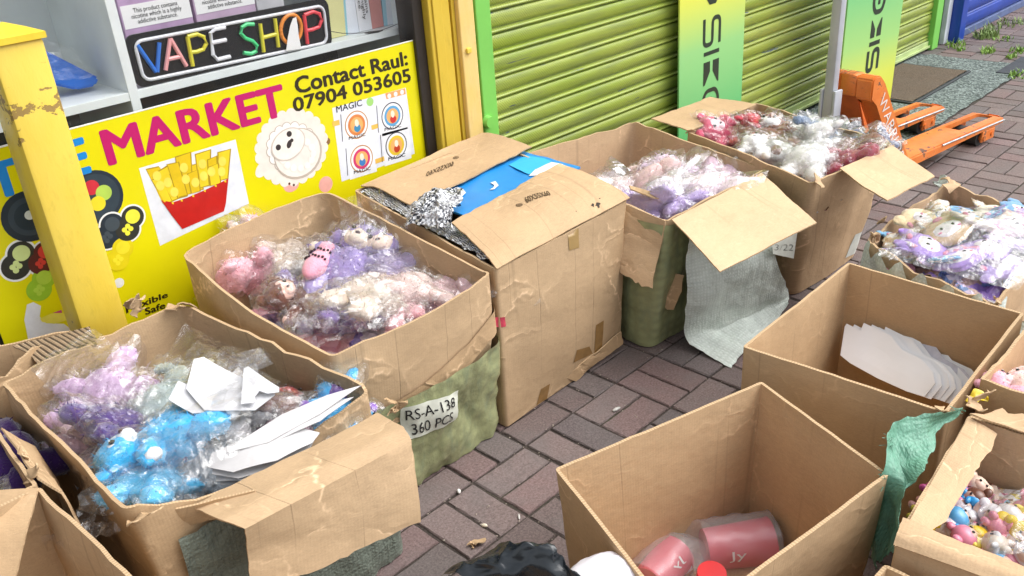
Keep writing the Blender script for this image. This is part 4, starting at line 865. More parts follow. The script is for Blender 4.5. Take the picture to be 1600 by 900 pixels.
for tx_ in (text_mesh('lettering', 'RS-A-138', [onlab(*q) for q in ((.06, .10), (.88, .10), (.88, .42), (.06, .42))], BLACK, lf, .0), text_mesh('lettering', '360 PCS', [onlab(*q) for q in ((.12, .55), (.82, .55), (.82, .90), (.12, .90))], BLACK, lf, .0)):
    drop_on(tx_, [lf], .002, (0, 1, 0))
# --- box B: closed carton, lid flaps sprung open over a blue pack
bB = thing('cardboard_box', 'closed carton printed 60X55X60 with foil and blue pack showing', 'box', (.5, .4, 0))
card_box(bB, [(.234, .098, .498), (.800, .106, .505), (.835, .745, .575), (.285, .765, .555)], [(.226, .096), (.782, .122), (.80, .73), (.25, .74)], mid=(.010, .004, 0, .008), seed=31, amp=.0035, m=0, rag=.002, nz=20, bulge=(.008, 0, 0, 0))
zf = .506
card_sheet(bB, 'lid_flap', [((.236, .094, zf-.004), (.803, .100, zf+.004)), ((.252, .155, zf+.018), (.803, .16, zf+.026)), ((.272, .24, .540), (.806, .26, .552)), ((.285, .318, .556), (.812, .385, .560))], nu=20, sub=6, bow=.022, amp=.0035, seed=5, m=2, smooth_rows=True, rag=.003)
card_sheet(bB, 'lid_flap', [((.310, .762, .562), (.862, .792, .580)), ((.310, .66, .572), (.860, .70, .588)), ((.308, .515, .556), (.868, .560, .566))], nu=20, sub=7, bow=.020, amp=.003, seed=8, m=2, smooth_rows=True, rag=.002)
def flap_text(body, u0, v0, du, dv, root, back=False):
    pass
def on_z(q, z): return at(q[0], q[1], z)
# printed size marks on the two flaps, laid just above the board
def print_on(root, name, body, TL, TR, BR, BL, target, bold=.0):
    o = text_mesh(name, body, (TL, TR, BR, BL), flat((.10, .06, .03), .6, 'brown_ink'), root, bold)
    return o
flaps = [o for o in COL.objects if o.parent is bB and o.name.startswith('lid_flap')]
pr = print_on(bB, 'printed_size', '60X55X60', at(818, 306, .575), at(856, 295, .575), at(861, 301, .575), at(823, 313, .575), flaps, .02); drop_on(pr, [flaps[0]])
pr = print_on(bB, 'printed_size', '60X55X60', at(709, 244, .58), at(666, 260, .58), at(665, 267, .58), at(707, 251, .58), flaps, .02); drop_on(pr, [flaps[1]])
for (u, v, f_) in ((811, 315, 0), (712, 242, 1)):
    c0 = at(u, v, .575); bm = bmesh.new()
    for i in range(14): pass
    ro = [bm.verts.new((c0.x+.010*math.cos(a), c0.y+.010*math.sin(a), c0.z)) for a in [2*PI*i/20 for i in range(20)]]; ri = [bm.verts.new((c0.x+.0075*math.cos(a), c0.y+.0075*math.sin(a), c0.z)) for a in [2*PI*i/20 for i in range(20)]]
    for i in range(20): bm.faces.new((ro[i], ro[(i+1) % 20], ri[(i+1) % 20], ri[i]))
    for k in range(3): x = c0.x-.004+.004*k; bm.faces.new([bm.verts.new(q) for q in ((x-.001, c0.y-.006, c0.z), (x+.001, c0.y-.006, c0.z), (x+.001, c0.y+.006, c0.z), (x-.001, c0.y+.006, c0.z))])
    o = bm_out('printed_mark', bm, flat((.10, .06, .03), .6, 'brown_ink'), bB); drop_on(o, [flaps[f_]])
# dark scuffs on the lid and tape strips on the front
TAPE = plain('brown_tape', (.30, .17, .06), .22, .15, 30)
wB = [o for o in COL.objects if o.parent is bB and o.name.startswith('walls')]
fy = lambda u, v: aty(u, v, .105)
decal_quad(bB, 'tape_strip', [fy(882, 362), fy(899, 355), fy(899, 385), fy(883, 389)], plain('clear_tape', (.36, .24, .10), .2, .1), wB)
decal_quad(bB, 'tape_strip', [fy(929, 507), fy(942, 500), fy(942, 560), fy(928, 566)], TAPE, wB)
decal_quad(bB, 'tape_strip', [fy(897, 545), fy(918, 540), fy(925, 552), fy(893, 565)], TAPE, wB); decal_quad(bB, 'tape_strip', [fy(842, 606), fy(856, 598), fy(853, 622), fy(836, 632)], TAPE, wB)
card_sheet(bB, 'torn_strip', [(fy(884, 590), fy(900, 596)), (fy(905, 568), fy(915, 578)), (fy(935, 545), fy(945, 556)), (fy(968, 518), fy(970, 536))], nu=5, sub=5, th=.003, amp=.004, seed=14, m=5, rag=.004).location.y -= .006
decal_quad(bB, 'tape_strip', [fy(768, 497), fy(786, 494), fy(788, 509), fy(769, 512)], flat((.55, .06, .10), .4, 'red_tape', var=.3, nscale=50), wB)
for i, (u, v, r) in enumerate(((926, 306, .006), (934, 304, .009), (937, 310, .004), (900, 318, .002))):
    c0 = at(u, v, .56); bm = bmesh.new(); bm.faces.new([bm.verts.new((c0.x+r*(1+.5*math.sin(a*3+i))*math.cos(a), c0.y+r*math.sin(a)*(.7+.4*math.sin(2*a)), c0.z)) for a in [2*PI*k/14 for k in range(14)]]); o = bm_out('scuff_hole', bm, flat((.03, .02, .012), .8, 'dark_hole'), bB); drop_on(o, [flaps[0]])
# blue pack, foil
bpk = thing('blue_pack', 'blue printed pack with white marks inside the closed carton', 'pack', (.55, .45, .5))
BP = flat((.02, .24, .62), .35, 'blue_print', var=.06); card_sheet(bpk, 'pack_top', [((.37, .28, .533), (.86, .34, .540)), ((.37, .60, .540), (.86, .62, .548))], nu=20, sub=14, th=.006, amp=.003, seed=44, mats=[BP])
pk = [o for o in COL.objects if o.parent is bpk]
def blob2d(root, name, pts, z, m, tg):
    bm = bmesh.new(); bm.faces.new([bm.verts.new(at(u, v, z)) for u, v in pts]); bmesh.ops.triangulate(bm, faces=bm.faces[:]); o = bm_out(name, bm, m, root); drop_on(o, tg, .003); return o
blob2d(bpk, 'pale_panel', [(795, 258), (822, 243), (850, 248), (862, 252), (835, 268), (826, 271)], .55, flat((.04, .42, .75), .35, 'cyan_print', var=.05), pk)
blob2d(bpk, 'printed_patch', [(826, 273), (838, 262), (862, 253), (880, 256), (866, 266), (845, 272)], .55, flat((.72, .76, .80), .4, 'white_print', var=.05), pk)
blob2d(bpk, 'printed_moon', [(766, 283), (774, 281), (779, 287), (772, 293), (765, 293), (771, 290), (772, 286)], .55, flat((.72, .76, .80), .4, 'white_print', var=.05), pk)
blob2d(bpk, 'printed_patch', [(700, 300), (712, 290), (722, 292), (728, 300), (716, 312), (702, 316)], .55, flat((.72, .76, .80), .4, 'white_print', var=.05), pk)
m_, t, p = mat('checked_foil'); uv = nd(t, 'ShaderNodeUVMap').outputs[0]; ck = nd(t, 'ShaderNodeTexChecker'); ck.inputs['Scale'].default_value = 90; t.links.new(uv, ck.inputs[0])
n1 = tex(t, uv, 9, 4); t.links.new(mixc(t, ck.outputs[1], (.72, .73, .75), mixc(t, ramp(t, n1.outputs[0], .45, .6), (.05, .055, .07), (.5, .5, .52))), p.inputs['Base Color']); p.inputs['Metallic'].default_value = .6; p.inputs['Roughness'].default_value = .32
t.links.new(bump(t, tex(t, uv, 40, 4, .7).outputs[0], .8, .01), p.inputs['Normal']); FOIL = m_
def crumple_sheet(name, P, nu, nv, m, parent, amp, s, seed, label=None):
    V, UV, F = [], [], []
    for j in range(nv+1):
        for i in range(nu+1):
            v = Vector(P(i/nu, j/nv)); d = Vector([ns(v, s, seed+k)*1.6+ns(v, s*2.5, seed+k+5)*.9+ns(v, s*6, seed+k+9)*.45 for k in range(3)]); V.append(v+d*amp); UV.append((i/nu*.3, j/nv*.3))
    F = [(j*(nu+1)+i, j*(nu+1)+i+1, (j+1)*(nu+1)+i+1, (j+1)*(nu+1)+i) for j in range(nv) for i in range(nu)]
    return mesh(name, V, F, m, parent, uv=UV, smooth=False, label=label)
fo = thing('foil_sheet', 'black and silver checked foil bunched out of the closed carton', 'foil', (.33, .4, .52))
e0, e1, e2, e3 = at(560, 305, .535), at(776, 398, .512), at(784, 404, .500), at(560, 318, .50)
crumple_sheet('foil_edge', lambda a, b: (Vector((.290, .735, .556)).lerp(Vector((.246, .118, .505)), a))+Vector((.075*b, 0, .012*math.sin(PI*b)-.01*b)), 110, 16, FOIL, fo, .004, 45, 3)
b0, b1, b2, b3 = at(640, 318, .60), at(722, 290, .585), at(712, 350, .565), at(632, 352, .545)
crumple_sheet('foil_bunch', lambda a, b: b0.lerp(b1, a).lerp(b3.lerp(b2, a), b)+Vector((0, 0, .035*math.sin(PI*a)*math.sin(PI*b))), 40, 34, FOIL, fo, .013, 20, 7)
# --- box C: front left carton with blue toys, front flap folded over, dark sack below
bC = bx('front left carton of blue toys, front flap bent down over a dark sack', (-.6, .25, 0))
rimC = [(-.838, -.075, .500), (-.300, -.060, .478), (-.398, .590, .510), (-.835, .575, .505)]
card_box(bC, rimC, [(-.80, -.055), (-.29, -.05), (-.36, .56), (-.80, .555)], mid=(.004, -.005, 0, -.015), rad=.02, seed=51, amp=.006, rag=.006, m=1, nz=20, drop={0: (0, .05, .062, .05, .03, .012)})
SF = [((-.690, -.130, .455), (-.300, -.055, .478)), ((-.690, -.195, .480), (-.352, -.150, .478)), ((-.700, -.215, .470), (-.357, -.190, .470)), ((-.700, -.225, .40), (-.330, -.215, .40)), ((-.690, -.235, .315), (-.318, -.240, .318))]
p0, p1, p2, p3 = at(385, 818, .44), at(592, 648, .465), at(648, 690, .455), at(384, 826, .43)
card_sheet(bC, 'front_flap', [(at(300, 792, .445), at(590, 645, .470)), (at(345, 812, .462), at(630, 668, .474)), (at(383, 826, .450), at(643, 688, .460)), (at(388, 868, .385), at(652, 750, .390)), (at(392, 935, .30), at(658, 815, .312))], nu=22, sub=6, amp=.004, seed=16, m=0, rag=.0025, smooth_rows=False)
card_sheet(bC, 'inner_flap', [(at(222, 812, .452), at(400, 770, .462)), (at(215, 838, .40), at(405, 800, .41))], nu=14, sub=6, amp=.006, seed=19, m=1, rag=.006)
pc = wall_path([(-.80, -.055), (-.29, -.05), (-.36, .56), (-.80, .555)], [.03]*4, (.03, .01, 0, 0))[:40+8+16]
band(bC, 'woven_sack', pc, lambda q: .004, lambda q: .40, .012, SACK_DARK, 61, .008, nz=18)
for i, (u, v, z, r) in enumerate(((222, 808, .495, .028), (625, 640, .470, .024), (612, 628, .478, .018), (290, 480, .515, .022), (268, 482, .515, .02))): scrap(bC, 'torn_shred', at(u, v, z), r, 70+i, 5)
# torn curl of board on the back wall and the spare carton behind
scrap(bC, 'torn_curl', at(217, 478, .535), .030, 81, 0); scrap(bC, 'torn_curl', at(206, 478, .530), .024, 88, 0)
# --- box D behind C at the left: ragged flattened carton
bD = bx('ragged corrugated carton against the poster behind the blue toy carton', (-.8, .7, 0))
card_box(bD, [(-1.30, .600, .50), (-.845, .600, .50), (-.63, .69, .500), (-1.05, .87, .50)], seed=91, amp=.004, rag=.010, m=5, nz=12, rad=.008)
m_, t, p = mat('bare_corrugation'); uv = nd(t, 'ShaderNodeUVMap').outputs[0]; wv = nd(t, 'ShaderNodeTexWave'); wv.inputs['Scale'].default_value = 24; wv.inputs['Distortion'].default_value = 1.2; t.links.new(uv, wv.inputs[0])
t.links.new(mixc(t, wv.outputs[1], (.27, .185, .11), (.44, .315, .19)), p.inputs['Base Color']); p.inputs['Roughness'].default_value = .9; t.links.new(bump(t, wv.outputs[1], 1, .012), p.inputs['Normal']); CORR = m_
card_sheet(bD, 'bare_flute_flap', [(at(22, 540, .515), at(142, 512, .515)), (at(40, 552, .505), at(148, 524, .512)), (at(60, 568, .49), at(150, 535, .505))], nu=24, sub=4, amp=.003, seed=94, mats=[CORR], rag=.008)
# --- box E: left edge carton of dark plush, and the empty one in front of it
bE = bx('left edge carton of dark purple plush with an out-turned side flap', (-1.1, .3, 0))
card_box(bE, [(-1.32, .150, .485), (-.912, .150, .490), (-.893, .50, .475), (-1.30, .50, .475)], seed=101, amp=.005, rag=.004, m=1, nz=16, rad=.012)
card_sheet(bE, 'side_flap', [(at(2, 668, .480), at(58, 752, .490)), (at(50, 702, .462), at(94, 774, .472)), (at(84, 752, .40), at(128, 826, .41))], nu=14, sub=7, amp=.004, seed=109, m=1, rag=.003)
scrap(bE, 'torn_shred', at(48, 742, .495), .024, 111, 5); scrap(bE, 'torn_shred', at(40, 712, .49), .016, 112, 5)
bP = bx('empty bottom left carton, dim inside, with a beige flap folded in', (-1.1, -.2, 0))
card_box(bP, [(-1.36, -.50, .50), (-.890, -.50, .50), (-.915, .128, .500), (-1.34, .130, .500)], [(-1.35, -.49), (-.93, -.49), (-.935, .12), (-1.34, .12)], seed=103, amp=.006, rag=.003, m=1, nz=16, rad=.010)
card_sheet(bP, 'back_flap', [(at(-90, 768, .502), at(60, 763, .503)), (at(-95, 830, .47), at(42, 830, .47)), (at(-100, 925, .41), at(16, 925, .41))], nu=14, sub=7, amp=.003, seed=104, m=3, rag=.002)
# --- box F: carton of pink toys with flap and grey-green sack hanging
bF = bx('carton of lilac and pink toys with a wide front flap over a sack', (1.1, .3, 0))
rimF = [(.842, -.002, .448), (1.400, -.020, .452), (1.452, .585, .498), (.900, .640, .515)]
card_box(bF, rimF, [(.835, .045), (1.37, .03), (1.41, .60), (.88, .62)], seed=121, amp=.006, rag=.004, m=4, nz=18, rad=[.02, .03, .03, .04])
pf = wall_path([(.835, .045), (1.37, .03), (1.41, .60), (.88, .62)], [.05]*4, (.012, 0, 0, .0)); pf = pf[-60:]+pf[:40+8+12]
band(bF, 'wrapping_film', pf, lambda q: .004, lambda q: .435, .010, SACK_OLIVE, 124, .007, nz=20)
card_sheet(bF, 'side_flap', [(at(973, 318, .47), at(1040, 345, .45)), (at(970, 380, .36), at(1030, 395, .35)), (at(970, 425, .28), at(1018, 455, .26))], nu=10, sub=6, amp=.003, seed=126, m=4, rag=.006)
card_sheet(bF, 'front_flap', [(at(1050, 343, .452), at(1190, 270, .452)), (at(1085, 380, .440), at(1228, 305, .452)), (at(1125, 424, .42), at(1276, 348, .445))], nu=16, sub=8, amp=.002, seed=128, m=6, rag=.001)
card_sheet(bF, 'torn_patch', [(at(1045, 425, .25), at(1068, 430, .25)), (at(1040, 450, .20), at(1066, 455, .20)), (at(1030, 480, .13), at(1052, 485, .13))], nu=5, sub=4, amp=.003, seed=129, m=5, rag=.006)
SKB = [(at(1078, 372, .40), at(1205, 300, .42)), (at(1073, 440, .25), at(1215, 400, .25)), (at(1072, 520, .06), at(1228, 450, .06)), (at(1092, 548, .012), at(1230, 468, .012)), (at(1142, 572, .008), at(1232, 478, .008))]
card_sheet(bF, 'woven_sack', SKB, nu=26, sub=8, th=.0015, amp=.010, seed=131, mats=[SACK_GREY], rag=.004, smooth_rows=True, bow=-.03)
# --- box G: back right carton of white and brown toys
bG = bx('far carton of white and brown toys in front of the pallet truck', (1.6, .1, 0))
rimG = [(1.310, -.225, .468), (1.835, -.245, .462), (1.985, .375, .475), (1.485, .370, .490)]
card_box(bG, rimG, [(1.40, -.15), (1.86, -.17), (1.93, .36), (1.46, .36)], bulge=(.008, -.005, 0, -.01), seed=141, amp=.006, rag=.003, m=4, nz=18, rad=[.02, .03, .03, .03], brad=[.07, .07, .05, .05])
card_sheet(bG, 'front_flap', [(at(1312, 264, .475), at(1394, 228, .472)), (at(1345, 288, .485), at(1425, 250, .480)), (at(1386, 314, .485), at(1461, 276, .482))], nu=12, sub=7, amp=.002, seed=143, m=6, rag=.002)
card_sheet(bG, 'back_flap', [(at(1077, 206, .49), at(1182, 164, .480)), (at(1048, 196, .505), at(1146, 158, .49)), (at(1018, 187, .51), at(1108, 153, .50))], nu=12, sub=7, amp=.003, seed=145, m=3, rag=.003)
for i, (u, v, z, r) in enumerate(((1388, 226, .472, .02), (1279, 285, .47, .022), (1080, 205, .49, .018))): scrap(bG, 'torn_shred', at(u, v, z), r, 150+i, 0)
wG = [o for o in COL.objects if o.parent is bG and o.name.startswith('walls')]
PAPER = flat((.60, .62, .56), .6, 'label_paper', var=.08, nscale=30)
gl = lambda u, v: aty(u, v, -.19)
decal_quad(bG, 'paper_label', [gl(1205, 368), gl(1246, 362), gl(1240, 404), gl(1208, 397)], PAPER, wG); decal_quad(bG, 'paper_label', [gl(1336, 366), gl(1358, 358), gl(1352, 395), gl(1328, 405)], PAPER, wG)
o = text_mesh('handwriting', '3/22', (gl(1211, 382), gl(1240, 382), gl(1239, 392), gl(1210, 391)), BLACK, bG, -.01); drop_on(o, wG, .003, (0, 1, 0))
# --- box H: right-hand carton holding the big clear pack
bH = bx('ragged carton at the right holding a clear sack of purple packs', (1.35, -.7, 0))
rimH = [(1.005, -.880, .385), (1.60, -.860, .400), (1.70, -.490, .400), (1.165, -.470, .395)]
card_box(bH, rimH, seed=161, amp=.008, rag=.009, m=4, nz=14, rad=[.02, .03, .04, .03], bulge=(0, 0, .0, .03), mid=(0, 0, 0, .01))
ph = wall_path([(1.01, -.88), (1.60, -.86), (1.70, -.49), (1.17, -.47)], [.03]*4, (0, 0, 0, .03)); phh = ph[-50:]
band(bH, 'woven_sack', phh, lambda q: .004, lambda q: .385+.02*math.sin(q*40), .014, SACK_GREY, 163, .008, nz=14)
for i, (u, v, z, r) in enumerate(((1484, 287, .42, .030), (1470, 285, .41, .026), (1376, 345, .40, .02), (1365, 372, .395, .018), (1560, 470, .39, .02))): scrap(bH, 'torn_shred', at(u, v, z), r, 170+i, 4 if i != 1 else 4, [SACK_GREY] if i in (1,) else None)
scrap(bH, 'sack_tuft', at(1580, 510, .36), .05, 181, 4, [SACK_GREY])
# --- box J: carton of white cards
bJ = bx('clean square carton holding white card backings', (.7, -.75, 0))
rimJ = [(.448, -.975, .405), (.930, -.965, .420), (.940, -.527, .424), (.408, -.530, .416)]
card_box(bJ, rimJ, seed=191, amp=.0016, rag=.001, m=3, nz=14, rad=.008)
scrap(bJ, 'torn_shred', at(1474, 640, .412), .016, 195, 2)
# --- box K: big near-empty carton with pink cups
bK = bx('large almost empty carton with wrapped red and pink cups at bottom', (.02, -.72, 0))
kc = at(1065, 981, .40); rimK = [(kc.x, kc.y, .398), (.196, -.970, .402), (.324, -.629, .402), (-.184, -.478, .400)]
card_box(bK, rimK, [(kc.x+.02, kc.y+.02), (.19, -.945), (.305, -.63), (-.165, -.495)], seed=201, amp=.0016, rag=.001, m=2, nz=16, rad=.008, mid=(0, 0, 0, .006))
# --- box L: right carton of rubber charms, teal sack at its shoulder
bL = bx('corrugated carton of rubber charm figures at the lower right', (.3, -1.25, 0))
rimL = [(.050, -1.42, .41), (.50, -1.42, .41), (.455, -1.015, .412), (.028, -1.052, .412)]
card_box(bL, rimL, seed=211, amp=.004, rag=.004, m=4, nz=14, rad=.01)
card_sheet(bL, 'side_flap', [(at(1512, 655, .414), at(1396, 856, .414)), (at(1535, 668, .408), at(1440, 838, .404)), (at(1556, 684, .398), at(1474, 815, .390))], nu=18, sub=5, amp=.004, seed=214, m=4, rag=.004)
card_sheet(bL, 'front_flap', [(at(1396, 852, .414), at(1640, 940, .41)), (at(1400, 836, .425), at(1640, 920, .42)), (at(1410, 812, .420), at(1640, 905, .41))], nu=14, sub=4, amp=.003, seed=216, m=4)
card_sheet(bL, 'torn_flap', [(at(1512, 650, .425), at(1680, 700, .41)), (at(1540, 652, .420), at(1680, 690, .42)), (at(1560, 640, .425), at(1680, 672, .43))], nu=14, sub=4, amp=.004, seed=218, m=4, rag=.008)
tk = thing('sack', 'teal woven sack pulled over the corner of the charm carton', 'sack', (.2, -1.0, .3))
# --- box M: right edge carton of pinkish plush
bM_ = bx('carton of pink plush cut by the right edge behind the charms', (.8, -1.15, 0))
card_box(bM_, [(.535, -1.40, .435), (.98, -1.40, .435), (.985, -1.0, .435), (.570, -.992, .435)], seed=221, amp=.004, rag=.006, m=3, nz=12, rad=.01)
for i, (u, v, z, r) in enumerate(((1530, 618, .43, .022), (1524, 632, .42, .02))): scrap(bM_, 'torn_shred', at(u, v, z), r, 225+i, 4)
# --- box N and O: bottom edge
bN = bx('empty carton corner poking up at the bottom right edge', (-.2, -1.2, 0))
card_box(bN, [(-.36, -1.40, .38), (-.008, -1.40, .38), (-.009, -1.055, .385), (-.36, -1.045, .38)], seed=231, amp=.003, rag=.002, m=3, nz=12, rad=.006)
bO = bx('small carton under the black bin bag left of the empty carton', (-.5, -.7, 0))
card_box(bO, [(-.64, -.86, .33), (-.375, -.84, .33), (-.345, -.51, .335), (-.62, -.49, .33)], seed=241, amp=.003, m=2, nz=12, rad=.006)
# ================================================================== SOFT TOYS
_ico = {}
def ico(sub):
    if sub not in _ico:
        bm = bmesh.new(); bmesh.ops.create_icosphere(bm, subdivisions=sub, radius=1); bm.verts.index_update()
        _ico[sub] = (np.array([v.co[:] for v in bm.verts]), [tuple(v.index for v in f.verts) for f in bm.faces]); bm.free()
    return _ico[sub]
def blobs(lst, sub=3, lump=.10, fur=0., nfur=0, seed=1):
    """several ellipsoids (centre, radii, z-rotation) -> vertices, faces; fur = short hair-like tufts"""
    V, F = [], []; rs = np.random.RandomState(seed)
    D, T = ico(sub)
    for c, r, *ro in lst:
        a = ro[0] if ro else 0.; R = np.array(((math.cos(a), -math.sin(a), 0), (math.sin(a), math.cos(a), 0), (0, 0, 1)))
        r = np.array(r); b = len(V)
        for d in D:
            k = 1+lump*(ns(d*1.7+np.array(c)*40, 1.2, seed)+.45*ns(d*4.5+np.array(c)*40, 1.2, seed+1)); p_ = R@(d*r*k)+c; V.append(tuple(p_))
        F += [tuple(i+b for i in t_) for t_ in T]
        if fur and nfur:
            vb = np.array(V[b:]); cc = np.array(c); n = int(nfur*260*(r[0]*r[1]+r[1]*r[2]+r[0]*r[2])/3/.0018); ix = rs.randint(0, len(vb), n)
            nn = ((vb[ix]-cc)@R/(r*r))@R.T; nn /= np.linalg.norm(nn, axis=1)[:, None]; tg = np.cross(nn, rs.normal(size=(n, 3))); tg /= np.linalg.norm(tg, axis=1)[:, None]+1e-9; s_ = np.cross(nn, tg)
            l = fur*rs.uniform(.5, 1.25, (n, 1)); q = vb[ix]+(tg*rs.normal(size=(n, 1))+s_*rs.normal(size=(n, 1)))*r.mean()*.06-nn*l*.15
            tip = q+nn*l*.8+s_*l*rs.uniform(-.7, .7, (n, 1))+tg*l*rs.uniform(-.6, .6, (n, 1))-np.array((0, 0, 0)); tri = np.stack([q-tg*l*.11, q+tg*l*.11, tip], 1).reshape(-1, 3)
            b2 = len(V); V += [tuple(w) for w in tri]; F += [(b2+3*k, b2+3*k+1, b2+3*k+2) for k in range(n)]
    return V, F
_film_cache = {}
def film_hull(pts, k=1.06, sub=5, seed=1, crinkle_=.05, tail=None):
    P = np.array(pts); c = P.mean(0); Q = P-c; D, T = ico(sub)
    L0 = np.linalg.norm(Q, axis=1)+1e-9; cs = D@(Q/L0[:, None]).T; rad = (np.exp(-(1-cs)/.11)*L0).max(1)*k; V = []; sz = rad.mean()
    rr_ = random.Random(seed); e1 = Vector((rr_.uniform(-1, 1), rr_.uniform(-1, 1), rr_.uniform(-1, 1))).normalized()
    for d, r in zip(D, rad):
        q = Vector(c+d*r); st = q-e1*(q.dot(e1)*.78)
        n_ = ridge(st, 1.5/sz, seed)*.6+ridge(st, 3.2/sz, seed+1)*.5+ridge(st, 7/sz, seed+2)*.26+ns(q, 15/sz, seed+3)*.09
        V.append(c+d*(r*(1-crinkle_*.4+crinkle_*n_)))
    F = list(T); b = len(V)
    if tail is not None:   # the gathered loose end of the bag
        tl = Vector(tail); nrm = tl.normalized(); L_ = tl.length; side = nrm.cross(Vector((.1, .2, 1))).normalized(); up = side.cross(nrm); base = Vector(c)+nrm*float(((np.array(nrm)@Q.T).max())*.8)
        n = 14; m_ = 7
        for j in range(m_+1):
            f = j/m_; wd = sz*(.85-.55*f+.35*f*f)
            for i in range(n+1):
                a = i/n; o = base+nrm*L_*f+side*wd*(a-.5)*2+up*(sz*.22*math.sin(a*17+f*3+seed)*(.4+.6*f)+ns((a*3, f*3, seed), 1.5)*sz*.3); o += Vector((ns(o, 40, seed), ns(o, 40, seed+1), ns(o, 40, seed+2)))*.012; V.append(o)
        F += [(b+j*(n+1)+i, b+j*(n+1)+i+1, b+(j+1)*(n+1)+i+1, b+(j+1)*(n+1)+i) for j in range(m_) for i in range(n)]
    return V, F
_tm = {}
SHOWN = (6, 7, 8, 21, 28, 64, 65, 51)
def toy_meshes(kind, body, face, seed, fur):
    """mesh data of one kind of toy, head to +Y, face to +Z, about 0.2 m long; built once, shared by its copies"""
    key = (kind, body, face, seed, fur)
    if key in _tm: return _tm[key]
    out = []; rs = random.Random(seed); j = lambda s=.008: rs.uniform(-s, s)
    def add(nm, V, F, m, par=None):
        o = mesh(nm, V, F, m, None, True, angle=0); out.append((nm, o.data, par)); bpy.data.objects.remove(o)
    bl = []
    if kind in ('bear', 'monkey', 'bunny', 'deer'):
        bl += [((0, -.01, 0), (.054, .058, .044)), ((j(), .062, .008), (.043, .040, .039))]
        for s in (-1, 1):
            bl += [((s*(.045+j()), .018+j(.012), .012+j()), (.036, .021, .021), s*(.5+j(.5))), ((s*(.030+j()), -.066+j(), .006+j()), (.026, .036, .024), s*(.25+j(.3)))]
            if kind == 'bear': bl.append(((s*.034, .094, .004), (.017, .016, .011)))
            if kind == 'monkey': bl.append(((s*.047, .066, .004), (.016, .018, .010)))
            if kind == 'bunny': bl.append(((s*.020, .128+j(), -.002), (.013, .040, .010), s*(-.15+j(.2))))
            if kind == 'deer': bl.append(((s*.042, .088, .0), (.022, .011, .008), s*.5))
        if kind == 'monkey':
            for i in range(7): bl.append(((-.03-.012*i, -.055-.012*i+.002*i*i, .0), (.013, .013, .012)))
        V, F = blobs(bl, 3, .22, fur, 1.4 if fur else 0, seed); add('fur_body', V, F, plush_mat(body))
        V, F = blobs([((0, .058, .030), (.030, .028, .017)), ((0, .046, .040), (.017, .013, .012))], 3, .05, fur*.4, 1.2 if fur else 0, seed+1); add('face_patch', V, F, plush_mat(face))
        V, F = blobs([((s*.0145, .066, .0455), (.0046, .0050, .0040)) for s in (-1, 1)], 2, 0); add('eyes', V, F, flat((.012, .010, .012), .12, 'glossy_eye'))
        V, F = blobs([((s*.0155, .0685, .0495), (.0016, .0016, .0012)) for s in (-1, 1)], 1, 0); add('eye_glints', V, F, WHITE)
        V, F = blobs([((0, .051, .0515), (.0052, .0036, .0032))], 2, 0); add('nose', V, F, flat((.05, .02, .02), .3, 'nose'))
        for pw in [] if seed not in SHOWN else [((s*.050+s*.022, .018, .016), (.012, .013, .012)) for s in (-1, 1)]+[((s*.034, -.104, .014), (.014, .012, .015)) for s in (-1, 1)]: V, F = blobs([pw], 2, .1, fur*.4, .8 if fur else 0, seed); add('paw', V, F, plush_mat(face))
    elif kind == 'pillow':
        V, F = blobs([((0, 0, 0), (.075, .066, .015)), ((-.040, .056, 0), (.024, .026, .009), .4), ((.040, .056, 0), (.024, .026, .009), -.4)], 3, .22, fur, 1, seed); add('cushion', V, F, plush_mat(body))
        V, F = blobs([((0, -.006, .009), (.046, .034, .010))], 3, .12); add('face_patch', V, F, plush_mat(face))
        V, F = blobs([((s*.018, -.004, .0185), (.0042, .006, .003)) for s in (-1, 1)], 2, 0); add('eyes', V, F, flat((.012, .010, .012), .15, 'glossy_eye'))
        V, F = blobs([((s*.030, -.016, .0155), (.007, .004, .002)) for s in (-1, 1)]+[((.0, .048, .012), (.016, .009, .007)), ], 2, 0); add('cheek_pattern', V, F, plush_mat((.72, .25, .40)))
    elif kind == 'charm':
        V, F = blobs([((0, .012, 0), (.0155, .014, .0135))]+[((s*.012, .024, -.001), (.0058, .0062, .0045)) for s in (-1, 1)], 3, .04); add('head', V, F, flat(body, .25, 'rubber', var=.06))
        V, F = blobs([((0, -.010, 0), (.0105, .0125, .0095))]+[((s*.011, -.008, .003), (.0065, .0035, .004), s*.6) for s in (-1, 1)]+[((s*.0055, -.022, .003), (.0048, .006, .0055)) for s in (-1, 1)], 3, .04); add('body', V, F, flat(face, .25, 'rubber', var=.06))
        V, F = blobs([((0, .010, .0075), (.0105, .0085, .0068))], 2, 0); add('face', V, F, flat((.62, .42, .33), .3, 'rubber', var=.04))
        V, F = blobs([((s*.0045, .0115, .0138), (.0018, .0022, .0012)) for s in (-1, 1)], 1, 0); add('eyes', V, F, flat((.012, .010, .012), .15, 'glossy_eye'))
    allp = []
    for nm, me, _ in out:
        if nm in ('eyes', 'eye_glints', 'nose', 'eyes'): continue
        co = np.empty(len(me.vertices)*3); me.vertices.foreach_get('co', co); allp.append(co.reshape(-1, 3)[::5])
    _tm[key] = (out, np.concatenate(allp)); return _tm[key]
CAT = {'bear': 'soft toy', 'monkey': 'soft toy', 'bunny': 'soft toy', 'deer': 'soft toy', 'pillow': 'soft toy', 'charm': 'toy charm'}
_films = {}
